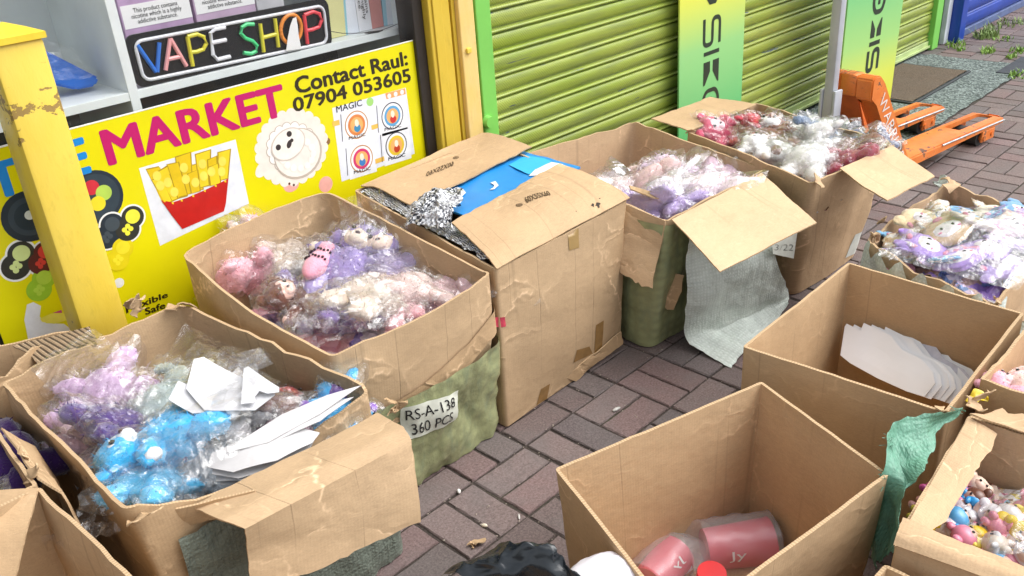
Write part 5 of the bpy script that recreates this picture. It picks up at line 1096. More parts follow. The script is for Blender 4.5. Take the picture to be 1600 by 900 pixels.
def toy(kind, label, loc, rot, size, body, face, group, seed=1, fur=.006, bag=True, tail=None, bagk=1.1, fm=None, crk=.09):
    if bag and kind != 'pillow':
        size *= 1.36 if not 21 <= seed <= 32 else 1.14
        if seed not in SHOWN: rot = (rot[0]+random.Random(seed*7).choice((-32, 28, 155, 195, 170, 205)), rot[1]+random.Random(seed*5).uniform(-40, 40), rot[2])
    out, P = toy_meshes(kind, body, face, seed, fur)
    nm = {'bear': 'plush_bear', 'monkey': 'plush_monkey', 'bunny': 'plush_bunny', 'deer': 'plush_deer', 'pillow': 'plush_cushion', 'charm': 'rubber_charm'}[kind]
    r = thing(nm, label, CAT[kind], loc, [math.radians(a) for a in rot], size/.2 if kind not in ('charm',) else size/.05, group)
    if bag: r.scale = (r.scale[0]*1.04, r.scale[1]*1.04, r.scale[2]*(.80 if seed not in SHOWN else .92))
    for n_, me, _ in out:
        o = bpy.data.objects.new(n_, me); COL.objects.link(o); o.parent = r
    if bag:
        key = (kind, body, face, seed, tail, bagk)
        if key not in _films:
            V, F = film_hull(P, bagk, 5, seed, crk, tail); o = mesh('plastic_bag', V, F, fm or FILM, None, True, smooth=False); _films[key] = o.data; bpy.data.objects.remove(o)
        o = bpy.data.objects.new('plastic_bag', _films[key]); COL.objects.link(o); o.parent = r
    return r
# crumpled wrapping that fills a carton below its toys
def filler(label, corners, z, m, seed, amp=.02, dome=.03):
    a, b, c_, d = [Vector((q[0], q[1], z)) for q in corners]
    o = crumple_sheet('plastic_wrapping', lambda u, v: a.lerp(b, u).lerp(d.lerp(c_, u), v)+Vector((0, 0, dome*math.sin(PI*u)*math.sin(PI*v)+.02*ns((u*4, v*4, seed), 1.3))), 40, 40, m, None, amp, 16, seed)
    return tag(o, label, 'wrapping')
def mottled(name, cols, scale, seed, rough=.22):
    m, t, p = mat(name); tc = nd(t, 'ShaderNodeTexCoord'); vo = nd(t, 'ShaderNodeTexVoronoi'); vo.inputs['Scale'].default_value = scale
    wp_ = tex(t, tc.outputs['Object'], 10, 3, .6, (1, 1, 1), seed); va = nd(t, 'ShaderNodeVectorMath', operation='MULTIPLY_ADD'); va.inputs[1].default_value = (.15,)*3; t.links.new(wp_.outputs[1], va.inputs[0]); t.links.new(tc.outputs['Object'], va.inputs[2]); t.links.new(va.outputs[0], vo.inputs['Vector'])
    sp = nd(t, 'ShaderNodeSeparateColor'); t.links.new(vo.outputs['Color'], sp.inputs[0]); rp = nd(t, 'ShaderNodeValToRGB'); rp.color_ramp.interpolation = 'CONSTANT'; e = rp.color_ramp.elements
    for i, cc in enumerate(cols):
        q = e[i] if i < 2 else e.new(i/len(cols)); q.position = i/len(cols); q.color = (*cc, 1)
    t.links.new(sp.outputs[0], rp.inputs[0]); t.links.new(rp.outputs[0], p.inputs['Base Color']); p.inputs['Roughness'].default_value = rough; p.inputs['Coat Weight'].default_value = .6
    t.links.new(bump(t, tex(t, tc.outputs['Object'], 60, 4, .7).outputs[0], .7, .01), p.inputs['Normal']); return m
GA = 'bagged soft toys in the rounded carton'
PINK, PINK2, PURP, CREAM, TAN = (.80, .40, .46), (.78, .48, .52), (.30, .23, .48), (.72, .60, .50), (.62, .40, .32)
filler('crumpled pinkish wrapping under the toys in the rounded carton', [(-.27, .13), (.19, .12), (.17, .74), (-.30, .73)], .335, mottled('pink_wrapping', [PINK2, CREAM, PURP, (.7, .62, .66), PINK], 14, 3), 301)
A_ = [('bear', 'pink plush toy at the left end of the rounded carton', 358, 388, .42, (10, -25, 60), .19, PINK, PINK2, 1, (.02, .06, .03)),
      ('bear', 'pale pink fluffy toy under a knotted bag top, deepest in the rounded carton', 420, 372, .43, (-5, 20, -40), .22, (.82, .50, .55), CREAM, 2, (.02, .11, .05)),
      ('bear', 'bright pink toy against the near left wall of the rounded carton', 408, 432, .41, (0, 10, 120), .20, (.84, .44, .50), PINK2, 3, None),
      ('monkey', 'cream and tan plush lying beneath the pink fluffy toy', 455, 392, .43, (20, 0, -70), .22, CREAM, TAN, 4, None),
      ('bunny', 'cream plush with its bag end bunched towards the back wall', 505, 378, .41, (10, 10, -55), .20, (.70, .52, .50), CREAM, 5, None),
      ('monkey', 'violet plush monkey with a pale face looking up in the middle', 545, 420, .44, (18, 12, -60), .22, PURP, CREAM, 6, None),
      ('monkey', 'violet monkey with a cream face nearest the right wall of the rounded carton', 605, 425, .425, (30, -10, -40), .20, (.34, .27, .50), (.80, .62, .52), 7, (.0, .08, .04)),
      ('bear', 'brown plush with a pinkish face by the near wall of the rounded carton', 478, 478, .40, (25, -15, 30), .16, (.16, .06, .04), (.74, .46, .38), 8, None),
      ('bear', 'cream toy whose bag catches white light in the middle front', 588, 465, .43, (0, 15, 100), .22, CREAM, (.78, .66, .60), 9, (.03, -.10, .04)),
      ('bunny', 'peach and cream toy right of the bright crinkled bag', 650, 455, .41, (10, -10, -110), .20, (.78, .60, .56), CREAM, 10, (.02, .10, .02)),
      ('bear', 'pink toy tucked in the right front corner of the rounded carton', 690, 462, .39, (0, 20, 50), .19, (.82, .55, .58), PINK2, 11, None),
      ('monkey', 'dark violet toy low against the front wall of the rounded carton', 525, 502, .39, (12, 0, 150), .17, (.22, .15, .36), CREAM, 12, (.05, -.08, .02)),
      ('bear', 'small pink head between the cream toys and the front wall', 620, 490, .385, (20, 0, -20), .15, (.80, .42, .45), CREAM, 13, None),
      ('bear', 'pale tan toy in the left near corner of the rounded carton', 350, 432, .37, (10, 0, 10), .17, (.72, .58, .48), CREAM, 14, None)]
for k, lab, u, v, z, rot, sz, b, f, sd, tl in A_: toy(k, lab, at(u, v, z), rot, sz, b, f, GA, sd, .011, True, tl, 1.06, FILM2 if sd in (2, 4, 9, 5) else None, .16)
# pink plush sleeve with black stitched seams
sv = thing('plush_sleeve', 'pink plush sleeve with two black stitched seams by the violet toys', 'soft toy', at(497, 412, .475), (0, 0, math.radians(35)), 1.25, GA)
V, F = blobs([((0, 0, 0), (.065, .028, .026)), ((.055, .0, .002), (.026, .027, .025))], 3, .06, .004, 1.5, 9); mesh('sleeve', V, F, plush_mat((.80, .36, .46)), sv, True, angle=0)
for x in (-.012, .022):
    V, F = blobs([((x+.003*math.sin(i*2), .030*math.sin(a), .0275*math.cos(a)), (.0045, .0035, .003)) for i, a in enumerate([-.9+.26*q for q in range(8)])], 1, 0); mesh('stitched_seam', V, F, flat((.03, .012, .02), .5, 'black_thread'), sv, True)
# --- box C contents
GC = 'bagged blue and violet toys in the front left carton'
filler('crumpled clear and grey wrapping under the blue toys', [(-.79, -.04), (-.31, -.04), (-.37, .55), (-.80, .55)], .325, mottled('grey_wrapping', [(.55, .56, .58), (.45, .40, .46), (.30, .45, .55), (.66, .66, .66), (.35, .28, .24)], 16, 5), 311)
SKY_, DPUR, LIL = (.03, .42, .78), (.07, .03, .18), (.55, .36, .56)
C_ = [('bear', 'bright blue plush with a white face in the front of the carton', 262, 690, .44, (-10, 15, 70), .23, SKY_, (.82, .83, .85), 21, (.0, -.10, .03)),
      ('bear', 'grey and blue toy pushed to the right of the white faced one', 322, 712, .40, (10, -20, -30), .19, (.40, .44, .48), (.10, .50, .80), 22, None),
      ('bunny', 'dark violet toy with a blue ear left of the white faced one', 190, 672, .42, (15, 10, 20), .23, DPUR, (.12, .50, .75), 23, (-.02, .11, .05)),
      ('bear', 'pale blue toy half hidden low by the near wall of the front left carton', 235, 755, .40, (0, 0, 140), .20, (.08, .48, .80), (.70, .76, .82), 24, (.05, -.08, .03)),
      ('bear', 'lilac and mint toy under the loose film at the left', 165, 622, .40, (10, 20, -60), .20, LIL, (.66, .74, .70), 25, (.0, .12, .06)),
      ('bear', 'pale pink toy in its bag against the left wall of the blue toy carton', 150, 690, .37, (0, 0, 40), .17, (.70, .50, .60), (.72, .74, .70), 26, None),
      ('monkey', 'mint grey and violet toy high up near the middle of the blue toys', 240, 640, .42, (12, -10, -100), .18, (.46, .54, .52), LIL, 27, (.03, .10, .05)),
      ('bunny', 'blue and violet toy squeezed beside the bent front flap', 528, 652, .40, (10, 10, -40), .17, (.04, .38, .75), (.20, .09, .40), 28, (.0, -.09, .02)),
      ('deer', 'brown toy with red trim lying under the tall white cards', 440, 640, .40, (5, -10, -50), .19, (.11, .035, .025), (.55, .06, .05), 29, (.03, .12, .03)),
      ('bear', 'mauve toy just visible beneath the tall white cards', 470, 660, .385, (0, 0, 60), .17, (.42, .26, .32), (.7, .5, .5), 30, None),
      ('bear', 'cream yellow toy in a bag behind the white cards', 280, 620, .40, (0, 0, 80), .17, (.72, .70, .52), (.75, .74, .70), 31, (.02, .1, .05)),
      ('bear', 'grey white toy in crinkled film between the blue toys and white cards', 372, 668, .40, (0, 20, 10), .18, (.62, .60, .62), (.72, .66, .66), 32, (.0, .09, .05))]
for k, lab, u, v, z, rot, sz, b, f, sd, tl in C_: toy(k, lab, at(u, v, z), rot, sz, b, f, GC, sd, .010, True, tl, 1.08, FILM2 if sd in (24, 31, 32) else None, .16)
# white cards in box C
def card_back(label, pts, group, th=.0008, bend=.012, seed=1, m=None, tag_=True, drop=.0):
    """die-cut card: outline of world points, slightly sprung"""
    P = [Vector(q) for q in pts]; c = sum(P, Vector())/len(P); n = (P[1]-P[0]).cross(P[-1]-P[0]).normalized()
    bm = bmesh.new(); vs = [bm.verts.new(q) for q in P]; f = bm.faces.new(vs); bmesh.ops.triangulate(bm, faces=[f]); bmesh.ops.subdivide_edges(bm, edges=bm.edges[:], cuts=4, use_grid_fill=True)
    L_ = max((q-c).length for q in P); ax = (P[0]-c).normalized()
    for v in bm.verts: s = (v.co-c).dot(ax)/L_; v.co += n*(bend*(1-s*s)+.002*ns(v.co, 15, seed))
    r = bmesh.ops.extrude_face_region(bm, geom=bm.faces[:]); 
    for v in [g_ for g_ in r['geom'] if isinstance(g_, bmesh.types.BMVert)]: v.co -= n*th
    bmesh.ops.recalc_face_normals(bm, faces=bm.faces[:])
    o = bm_out('white_card', bm, m or WHITE, smooth=False); return tag(o, label, 'card', group)
WCARD = flat((.84, .85, .87), .35, 'white_card', var=.02)
CCARD = flat((.52, .51, .51), .45, 'pale_card', var=.06, nscale=25); CCARD2 = flat((.62, .62, .64), .45, 'pale_card', var=.05, nscale=25)
def atl(q): return at(*q)
GCC = 'white cards among the blue toys'
def loose_bag(label, quad, nu, nv, m, seed, amp=.012, s=14, sag=.0, group=None, name='clear_bag'):
    a, b, c_, d = [Vector(q) for q in quad]; nu, nv = int(nu*1.7), int(nv*1.7); rr_ = random.Random(seed); e1 = (b-a).normalized()*rr_.uniform(-1, 1)+(d-a).normalized()*rr_.uniform(-1, 1); e1.normalize(); e2 = (e1+Vector((rr_.uniform(-1, 1), rr_.uniform(-1, 1), 0))*.9).normalized()
    n_ = (b-a).cross(d-a).normalized(); n_ = n_ if n_.z > 0 else -n_; V = []
    for j in range(nv+1):
        for i in range(nu+1):
            u, v = i/nu, j/nv; q = a.lerp(b, u).lerp(d.lerp(c_, u), v); st = q-e1*(q.dot(e1)*.85); s2 = q-e2*(q.dot(e2)*.85)
            h = ns(q, 5, seed)*1.5+ridge(st, s*.9, seed+1)*.55+ridge(s2, s*1.7, seed+2)*.4*max(0, .5+ns(q, 6, seed+9))+ridge(st, s*3.2, seed+3)*.30+ns(q, s*4, seed+4)*.16
            edge = 1+.5*ns(q, 11, seed+6); q = q+n_*(h*amp+sag*math.sin(PI*u)*math.sin(PI*v)); du = .05*ns((v*5, seed, 0), 1)*(1 if u > .5 else -1)*abs(2*u-1)**3; dv = .05*ns((u*5, seed, 3), 1)*(1 if v > .5 else -1)*abs(2*v-1)**3
            V.append(q+(b-a)*du+(d-a)*dv)
    F = [(j*(nu+1)+i, j*(nu+1)+i+1, (j+1)*(nu+1)+i+1, (j+1)*(nu+1)+i) for j in range(nv) for i in range(nu)]
    return tag(mesh(name, V, F, m, None, smooth=False), label, 'plastic bag', group)
def on_plane(A_, N_):
    A_, N_ = Vector(A_), Vector(N_).normalized()
    def f(u, v, k=0.): d = Vector(_ray(u, v)); C_ = Vector(CAM); t_ = (A_+N_*k-C_).dot(N_)/d.dot(N_); return C_+d*t_
    return f
PC = on_plane(at(420, 690, .462), (-.12, -.30, 1))
card_back('biggest white card lying flat on the bags in the front left carton', [PC(u, v, .018) for u, v in ((303, 562), (318, 557), (376, 584), (424, 606), (430, 616), (398, 640), (318, 636), (290, 604))], GCC, seed=1, m=CCARD2, bend=.012, th=.0016)
card_back('small notched white card right of the biggest one', [PC(u, v, .028) for u, v in ((381, 576), (388, 573), (436, 604), (436, 612), (418, 614), (405, 609), (398, 618), (399, 628), (376, 630))], GCC, seed=2, m=CCARD2, bend=.004, th=.0016)
card_back('white card slipping under the biggest card towards the left', [PC(u, v, .010) for u, v in ((278, 594), (330, 608), (352, 640), (300, 642), (262, 620))], GCC, seed=3, m=CCARD2, th=.0016)
for i in range(7):
    lab = ['longest white card sticking up towards the back corner of the blue toy carton', 'second long card just under the one that sticks up', 'long pale card third down in the sprung stack', 'middle card of the sprung stack beside the front flap', 'lower curled card of the sprung stack beside the front flap', 'second lowest card of the sprung stack by the front flap', 'lowest wide card of the sprung stack resting on the front flap'][i]
    if i < 2: ol = [(566-i*14, 606+i*12), (512, 622+i*9), (440, 652+i*8), (376, 690+i*5), (352, 708+i*4), (420, 694+i*3), (500, 652+i*8)]
    else: k = i-2; ol = [(503-k*5, 670+k*5), (470-k*3, 668+k*5), (392-k*4, 690+k*5), (336+k*2, 712+k*6), (330+k*3, 732+k*6), (372+k*3, 742+k*4), (440-k*2, 724+k*6), (492-k*4, 690+k*6)]
    rj = random.Random(60+i); ja, jx, jy = rj.uniform(-.05, .05), rj.uniform(-6, 6), rj.uniform(-3, 3); ol = [(420+(u-420)*math.cos(ja)-(v-690)*math.sin(ja)+jx*(i > 0), 690+(v-690)*math.cos(ja)+(u-420)*math.sin(ja)+jy) for u, v in ol]
    card_back(lab, [PC(u, v, .010-.0085*i) for u, v in ol], 'sprung stack of long white cards', seed=10+i, bend=.004+.007*(i % 3), th=.0016, m=CCARD)
# big loose clear bag draped over the left of box C
loose_bag('big loose clear bag hanging over the left wall of the blue toy carton', [at(48, 580, .50), at(150, 520, .51), at(262, 612, .47), at(140, 665, .45)], 40, 40, FILM2, 331, .012, 13, .03)
loose_bag('loose film fold behind the white cards in the blue toy carton', [at(230, 590, .47), at(290, 505, .50), at(430, 575, .48), at(330, 610, .46)], 36, 30, FILM, 332, .012, 12, .03)
loose_bag('shiny loose film lying across the front of the blue toys', [at(195, 690, .47), at(330, 640, .50), at(400, 690, .47), at(270, 775, .445)], 40, 40, FILM2, 333, .012, 12, .03)
loose_bag('clear film over the brown toy beneath the long cards', [at(350, 650, .47), at(400, 615, .49), at(510, 610, .48), at(430, 660, .46)], 30, 24, FILM, 334, .010, 14, .02)
loose_bag('clear crinkled film lying over the biggest white card', [at(255, 590, .49), at(310, 535, .50), at(440, 598, .50), at(385, 655, .49)], 36, 30, FILM, 344, .007, 14, .012)
loose_bag('long crinkled film across the pink toys of the rounded carton', [at(345, 340, .47), at(400, 318, .50), at(520, 385, .46), at(420, 440, .46)], 40, 36, FILM2, 335, .010, 16, .03)
loose_bag('bright crinkled film over the cream toys of the rounded carton', [at(520, 440, .46), at(600, 430, .47), at(650, 500, .44), at(560, 520, .43)], 36, 34, FILM2, 337, .010, 18, .025)
loose_bag('clear film at the right end of the rounded carton', [at(560, 400, .47), at(640, 395, .48), at(715, 455, .44), at(640, 490, .44)], 36, 34, FILM, 338, .010, 13, .02)
loose_bag('dark glinting film low by the front wall of the rounded carton', [at(470, 470, .43), at(530, 465, .44), at(560, 515, .42), at(500, 520, .41)], 26, 24, FILM2, 339, .010, 20, .01)
loose_bag('clear film stretched over the white toys of the far carton', [at(1180, 215, .47), at(1250, 192, .49), at(1355, 232, .46), at(1270, 262, .455)], 40, 36, FILM, 340, .010, 13, .02)
# --- box E contents
toy('bear', 'dark purple plush in the bottom left carton', at(2, 722, .40), (10, 0, 30), .26, (.035, .012, .09), (.06, .02, .12), 'dark plush in the bottom left carton', 41, .007, False)
loose_bag('white film edge over the dark purple plush', [at(-30, 745, .47), at(12, 742, .47), at(20, 772, .48), at(-30, 775, .48)], 14, 10, FILM2, 336, .008)
toy('bear', 'second dark plush mostly hidden below the beige flap', at(-45, 720, .38), (0, 20, -70), .22, (.03, .012, .08), (.05, .02, .1), 'dark plush in the bottom left carton', 42, .007, False)
# --- box F contents
GF = 'bagged lilac and pink toys in the flap carton'
filler('pale pink wrapping under the lilac toys', [(.86, .02), (1.38, .0), (1.42, .58), (.90, .62)], .30, mottled('lilac_wrapping', [(.75, .60, .68), (.66, .58, .72), (.80, .78, .80), (.78, .62, .62)], 16, 7), 321)
LP1, LP2 = (.76, .54, .66), (.56, .46, .72)
F_ = [('bear', 'lilac toy humped in the middle of the flap carton', 1050, 280, .40, (0, 10, -40), .20, (.74, .56, .74), LP1, 51, None), ('bear', 'peach pink toy at the back left of the lilac toys', 1005, 290, .39, (0, 0, 40), .20, (.80, .56, .56), (.82, .70, .70), 52, (.0, .10, .05)),
      ('bunny', 'white toy in clear film amid the lilac toys', 1035, 298, .405, (10, 0, 90), .18, (.82, .76, .80), LP1, 53, None), ('bear', 'lilac spotted toy near the front left rim of the flap carton', 1010, 325, .38, (0, 15, -20), .20, LP2, (.76, .66, .78), 54, None),
      ('bear', 'violet toy peeping over the near rim beside the wide flap', 1045, 330, .375, (15, 0, 60), .17, (.50, .38, .70), LP1, 55, None), ('bear', 'white pink toy at the right under a crinkled bag top', 1100, 305, .40, (0, -10, 20), .22, (.84, .70, .76), (.84, .78, .8), 56, (.03, .10, .09)),
      ('bear', 'rose toy along the right wall of the flap carton', 1130, 290, .37, (0, 0, 120), .19, LP1, CREAM, 57, None), ('bunny', 'pale pink toy next to the grey film bundle', 985, 300, .37, (0, 0, 10), .18, (.82, .68, .70), LP1, 58, None)]
for k, lab, u, v, z, rot, sz, b, f, sd, tl in F_: toy(k, lab, at(u, v, z), rot, sz, b, f, GF, sd, .011, True, tl, 1.06, None, .16)
loose_bag('grey bundled film at the back left of the flap carton', [at(935, 268, .40), at(958, 244, .46), at(992, 268, .42), at(965, 290, .38)], 22, 20, film_mat('grey_film', .3, .9, .12, (.75, .8, .88), bs=70), 341, .016, 18, .03)
loose_bag('crinkled clear bag top standing up at the right of the flap carton', [at(1070, 282, .42), at(1120, 252, .48), at(1140, 285, .42), at(1100, 300, .40)], 26, 24, FILM2, 342, .016, 18, .02)
sl_ = card_sheet(None, 'cardboard_sliver', [(at(983, 290, .47), at(985, 296, .47)), (at(1025, 302, .45), at(1022, 310, .45)), (at(1058, 306, .44), at(1057, 309, .44))], nu=4, sub=6, th=.004, amp=.002, seed=343, m=5); tag(sl_, 'torn sliver of cardboard with a dark edge across the lilac toys', 'cardboard scrap')
# --- box G contents
GG_ = 'bagged white and brown toys in the far carton'
filler('mixed red and white wrapping under the far toys', [(1.34, -.20), (1.82, -.22), (1.95, .36), (1.48, .36)], .34, mottled('mixed_wrapping', [(.75, .74, .74), (.5, .08, .10), (.20, .09, .05), (.6, .6, .62), (.12, .14, .20), (.70, .35, .40)], 20, 11), 351)
WH, BRN, RED, NVY = (.80, .79, .78), (.20, .075, .035), (.58, .03, .06), (.05, .07, .12)
G_ = [('bear', 'rose red toy at the far left of the far carton', 1140, 215, .43, (0, 0, 30), .18, (.66, .10, .18), (.78, .5, .55), 61), ('bear', 'red and yellow toy beside the rose red one', 1165, 215, .43, (10, 0, -30), .18, (.66, .12, .12), (.80, .45, .12), 62), ('bear', 'scarlet toy behind the brown one', 1192, 204, .44, (0, 0, 80), .17, RED, (.7, .05, .06), 63), ('deer', 'brown deer toy with white muzzle in the middle of the far carton', 1200, 222, .44, (15, 0, -60), .19, BRN, WH, 64),
      ('deer', 'white deer toy with black nose against the near wall', 1212, 240, .425, (10, 0, 20), .18, WH, (.82, .74, .68), 65), ('bear', 'navy boxed toy at the back wall of the far carton', 1232, 200, .42, (0, 0, 10), .15, NVY, (.6, .6, .62), 66), ('bear', 'white fluffy toy in the centre right of the far carton', 1255, 212, .44, (0, 10, -20), .21, (.72, .70, .68), BRN, 67), ('bear', 'brown bagged toy before the white fluffy one', 1238, 232, .43, (0, 0, 60), .17, (.24, .12, .08), (.6, .45, .4), 68),
      ('bear', 'white toy bulging over the near front corner', 1262, 248, .43, (0, -10, 100), .20, (.85, .84, .83), WH, 69), ('monkey', 'denim blue toy right of the white ones', 1290, 235, .425, (10, 0, -40), .18, (.10, .16, .26), (.55, .06, .10), 70), ('deer', 'brown and white toy by the right wall of the far carton', 1325, 240, .425, (0, 10, 50), .18, BRN, WH, 71), ('bear', 'crimson toy peeping between the denim toy and front flap', 1308, 252, .415, (0, 0, 0), .15, (.5, .03, .09), WH, 72),
      ('bear', 'maroon toy tucked just under the front flap of the far carton', 1315, 260, .42, (0, 0, 30), .18, (.30, .03, .06), WH, 73), ('bear', 'grey blue toy in the far right corner', 1345, 236, .41, (0, 0, 70), .16, (.16, .18, .28), (.6, .6, .66), 74), ('bear', 'dark grey toy along the back wall behind the denim toy', 1285, 208, .42, (0, 0, 20), .17, (.12, .12, .14), WH, 75)]
for k, lab, u, v, z, rot, sz, b, f, sd in G_: toy(k, lab, at(u, v, z), rot, sz, b, f, GG_, sd, .009, True, None, 1.06, None, .16)
loose_bag('pale crinkled film over the red toys of the far carton', [at(1130, 205, .46), at(1185, 186, .48), at(1230, 205, .46), at(1160, 225, .45)], 24, 18, FILM2, 352, .012, 18, .01)
inner = card_sheet(bG, 'inner_flap', [(at(1150, 176, .475), at(1250, 182, .478)), (at(1165, 188, .44), at(1258, 204, .44))], nu=14, sub=5, amp=.006, seed=353, m=5, rag=.01)
# --- box H: the sack of purple packs
GH = 'flat purple and tan cushion toys in the clear sack'
HP, HT, HB = (.36, .22, .62), (.60, .42, .26), (.10, .36, .66)
H_ = [(1445, 385, .42, 20, .20, HP, 0), (1500, 405, .415, -30, .19, HP, 1), (1415, 395, .40, 70, .16, (.30, .18, .55), 2), (1540, 390, .42, 40, .20, (.34, .22, .58), 3), (1590, 385, .42, -10, .20, HP, 4), (1480, 360, .44, 10, .19, HT, 5), (1530, 350, .445, -50, .19, (.76, .66, .58), 6), (1440, 350, .425, 80, .17, (.70, .56, .34), 7), (1585, 355, .43, 30, .19, (.50, .36, .44), 8), (1470, 336, .42, 0, .15, HB, 9), (1505, 335, .42, 60, .14, (.14, .42, .7), 10), (1560, 335, .42, 20, .17, (.72, .66, .5), 11), (1600, 335, .41, -40, .18, (.16, .34, .6), 12), (1405, 420, .37, 90, .12, (.68, .25, .40), 13), (1560, 415, .405, 0, .17, (.40, .28, .64), 14), (1398, 372, .39, 40, .12, (.2, .45, .7), 15)]
HL = ['purple hooded cushion left front in the clear sack', 'purple hooded cushion in the middle front of the clear sack', 'deep purple cushion at the left tip of the clear sack', 'purple cushion right of centre with its face tipped away', 'purple cushion cut by the right edge of the photo', 'tan cushion with a white face above the purple ones', 'cream cushion in the centre of the clear sack', 'yellowish tan cushion leaning on the left wall of the sack', 'mauve brown cushion at the right of the clear sack', 'bright blue cushion at the back left of the clear sack', 'pale blue small cushion behind the cream one', 'yellow cream cushion at the back of the clear sack', 'denim blue cushion at the back right edge of the sack', 'small rose cushion at the sharp left corner of the sack', 'lilac cushion low at the front of the clear sack', 'small blue cushion caught at the left fold of the sack']
for (u, v, z, a, sz, b, i), lab in zip(H_, HL): toy('pillow', lab, at(u, v, z-.022), (random.Random(i).uniform(-22, 22), random.Random(i+50).uniform(-26, 26), a+random.Random(i+9).uniform(-60, 60)), sz*1.0, b, (.82, .78, .80) if i not in (6, 11) else (.80, .62, .45), GH, 80+i % 5, 0, False)
MOT = [mottled('printed_pack', c_, 75, 20+i, .3) for i, c_ in enumerate(([(.36, .22, .60), (.75, .72, .76), (.50, .36, .66), (.7, .3, .45), (.62, .55, .70)], [(.60, .44, .28), (.76, .70, .60), (.40, .26, .16), (.78, .74, .72)], [(.12, .38, .66), (.70, .72, .76), (.30, .24, .5), (.2, .5, .7)]))]
for i in range(18):
    rr = random.Random(900+i); wx, wy = rr.uniform(1.12, 1.60), rr.uniform(-.83, -.55); wx = max(wx, 1.10+(wy+.88)*.35)
    V, F = blobs([((0, 0, 0), (.046, .036, .010)), ((.02, .02, 0), (.026, .022, .009))], 3, .30, 0, 0, 900+i); Mx = Matrix.Translation((wx, wy, .385+rr.uniform(-.01, .018)))@Euler((rr.uniform(-.5, .5), rr.uniform(-.5, .5), rr.uniform(0, 6.3))).to_matrix().to_4x4()
    tag(mesh('printed_pack', [Mx@Vector(q) for q in V], F, MOT[0 if wy < -.70 else rr.choice((0, 1, 1, 2))], None, angle=0), 'small mottled pack wedged among the purple and tan cushions in the clear sack', 'toy pack', 'mottled packs wedged among the cushions')
filler('violet wrapping low in the clear sack of cushions', [(1.04, -.85), (1.58, -.84), (1.66, -.50), (1.19, -.49)], .34, mottled('violet_wrapping', [(.36, .24, .60), (.6, .5, .66), (.5, .36, .3), (.72, .7, .74), (.2, .3, .55)], 24, 13), 361, .012)
loose_bag('large clear sack stretched over purple and tan cushion toys', [at(1368, 400, .42), at(1468, 322, .45), at(1680, 335, .46), at(1590, 455, .41)], 56, 40, FILM2, 362, .009, 11, .060)
loose_bag('folded clear film edge of the sack against the left wall', [at(1372, 392, .41), at(1455, 312, .43), at(1470, 326, .44), at(1392, 408, .40)], 26, 10, FILM2, 363, .008, 16, .01)
# --- box J: white cards
GJ = 'stack of white die-cut cards in the square carton'
names = ['top white card of the stack leaning to the front corner', 'card under the top one, its notch showing', 'third white card down with a rounded tab', 'white card in the middle of the fanned stack', 'card below the middle of the fanned stack', 'lower card fanned towards the back wall', 'second lowest white card of the fanned stack', 'lowest white card, furthest out by the back wall']
pj = [at(1318, 545, .215), at(1400, 600, .195), at(1440, 535, .285)]; nj = (pj[1]-pj[0]).cross(pj[2]-pj[0]); nj = nj if nj.z > 0 else -nj
PJ = on_plane(pj[0], nj)
base_ = [(1312, 553), (1321, 504), (1325, 499), (1352, 511), (1358, 498), (1410, 520), (1432, 545), (1470, 562), (1492, 584), (1496, 604), (1474, 626), (1440, 616), (1382, 592), (1330, 566)]
for i in range(8):
    du, dv = [(0, 0), (12, 8), (24, 5), (38, 14), (50, 18), (60, 26), (66, 24), (74, 34)][i]
    rj = random.Random(80+i); ja = rj.uniform(-.07, .07); ja *= .5; pts = [PJ(1318+((1318+(u-1318)*.80)-1318)*math.cos(ja)-(v-560)*math.sin(ja)+11*i, 562+(v-562)*math.cos(ja)*.92+(u-1400)*math.sin(ja)+2.2*i, -.007*i) for u, v in base_]
    card_back(names[i], pts, GJ, th=.0018, bend=.006+.005*(i%3), seed=30+i, m=WCARD if i != 6 else flat((.55, .55, .62), .4, 'grey_white_card', var=.12, nscale=60))
PJ2 = on_plane(at(1430, 530, .25), nj+Vector((-.35, -.25, 0))*nj.length)
for i in range(4): card_back(['white card upright against the right of the stack', 'second upright card against the right of the stack', 'third upright card against the right of the stack', 'fourth upright card nearest the right wall'][i], [PJ2(u+i*5, v+i*4, -.006*i) for u, v in ((1415, 535), (1426, 526), (1434, 527), (1480, 562), (1492, 572), (1486, 592), (1462, 590), (1440, 566))], 'white cards leaning at the right of the stack', bend=.006, seed=50+i, m=WCARD)
loose_bag('small clear bag in the floor corner of the square carton', [at(1318, 572, .06), at(1352, 560, .09), at(1395, 592, .07), at(1345, 605, .05)], 20, 18, FILM2, 371, .012, 22, .03)
toy('bear', 'white bagged toy on the floor of the square carton below the cards', at(1352, 588, .05), (0, 0, 30), .11, (.80, .80, .80), (.75, .75, .78), 'toy left in the square carton', 75, .004, False)
# --- box K: cups in frosted bags
def cup(label, c, ax, r, L_, col, seed, k=1.0, lid=True):
    c, ax = Vector(c), Vector(ax).normalized(); R3 = ax.to_track_quat('Z', 'Y').to_matrix().to_4x4(); M_ = Matrix.Translation(c)@R3
    r_ = thing('wrapped_cup', label, 'cup', c, group='cups in the large empty carton')
    bm = bmesh.new(); prof = [(.0005, 0), (r*.84, 0), (r*.86, .004), (r, L_-.004), (r*1.03, L_), (r*.96, L_), (r*.82, .01), (.0, .01)]; n = 40
    rings = [[bm.verts.new(M_@Vector((q*math.cos(2*PI*i/n), q*math.sin(2*PI*i/n), z-L_/2))) for i in range(n)] for q, z in prof]
    for a, b in zip(rings, rings[1:]):
        for i in range(n): bm.faces.new((a[i], a[(i+1) % n], b[(i+1) % n], b[i]))
    bm_out('cup_body', bm, flat(col, .35, 'cup_paint', var=.05), r_, smooth=True)
    return r_, M_
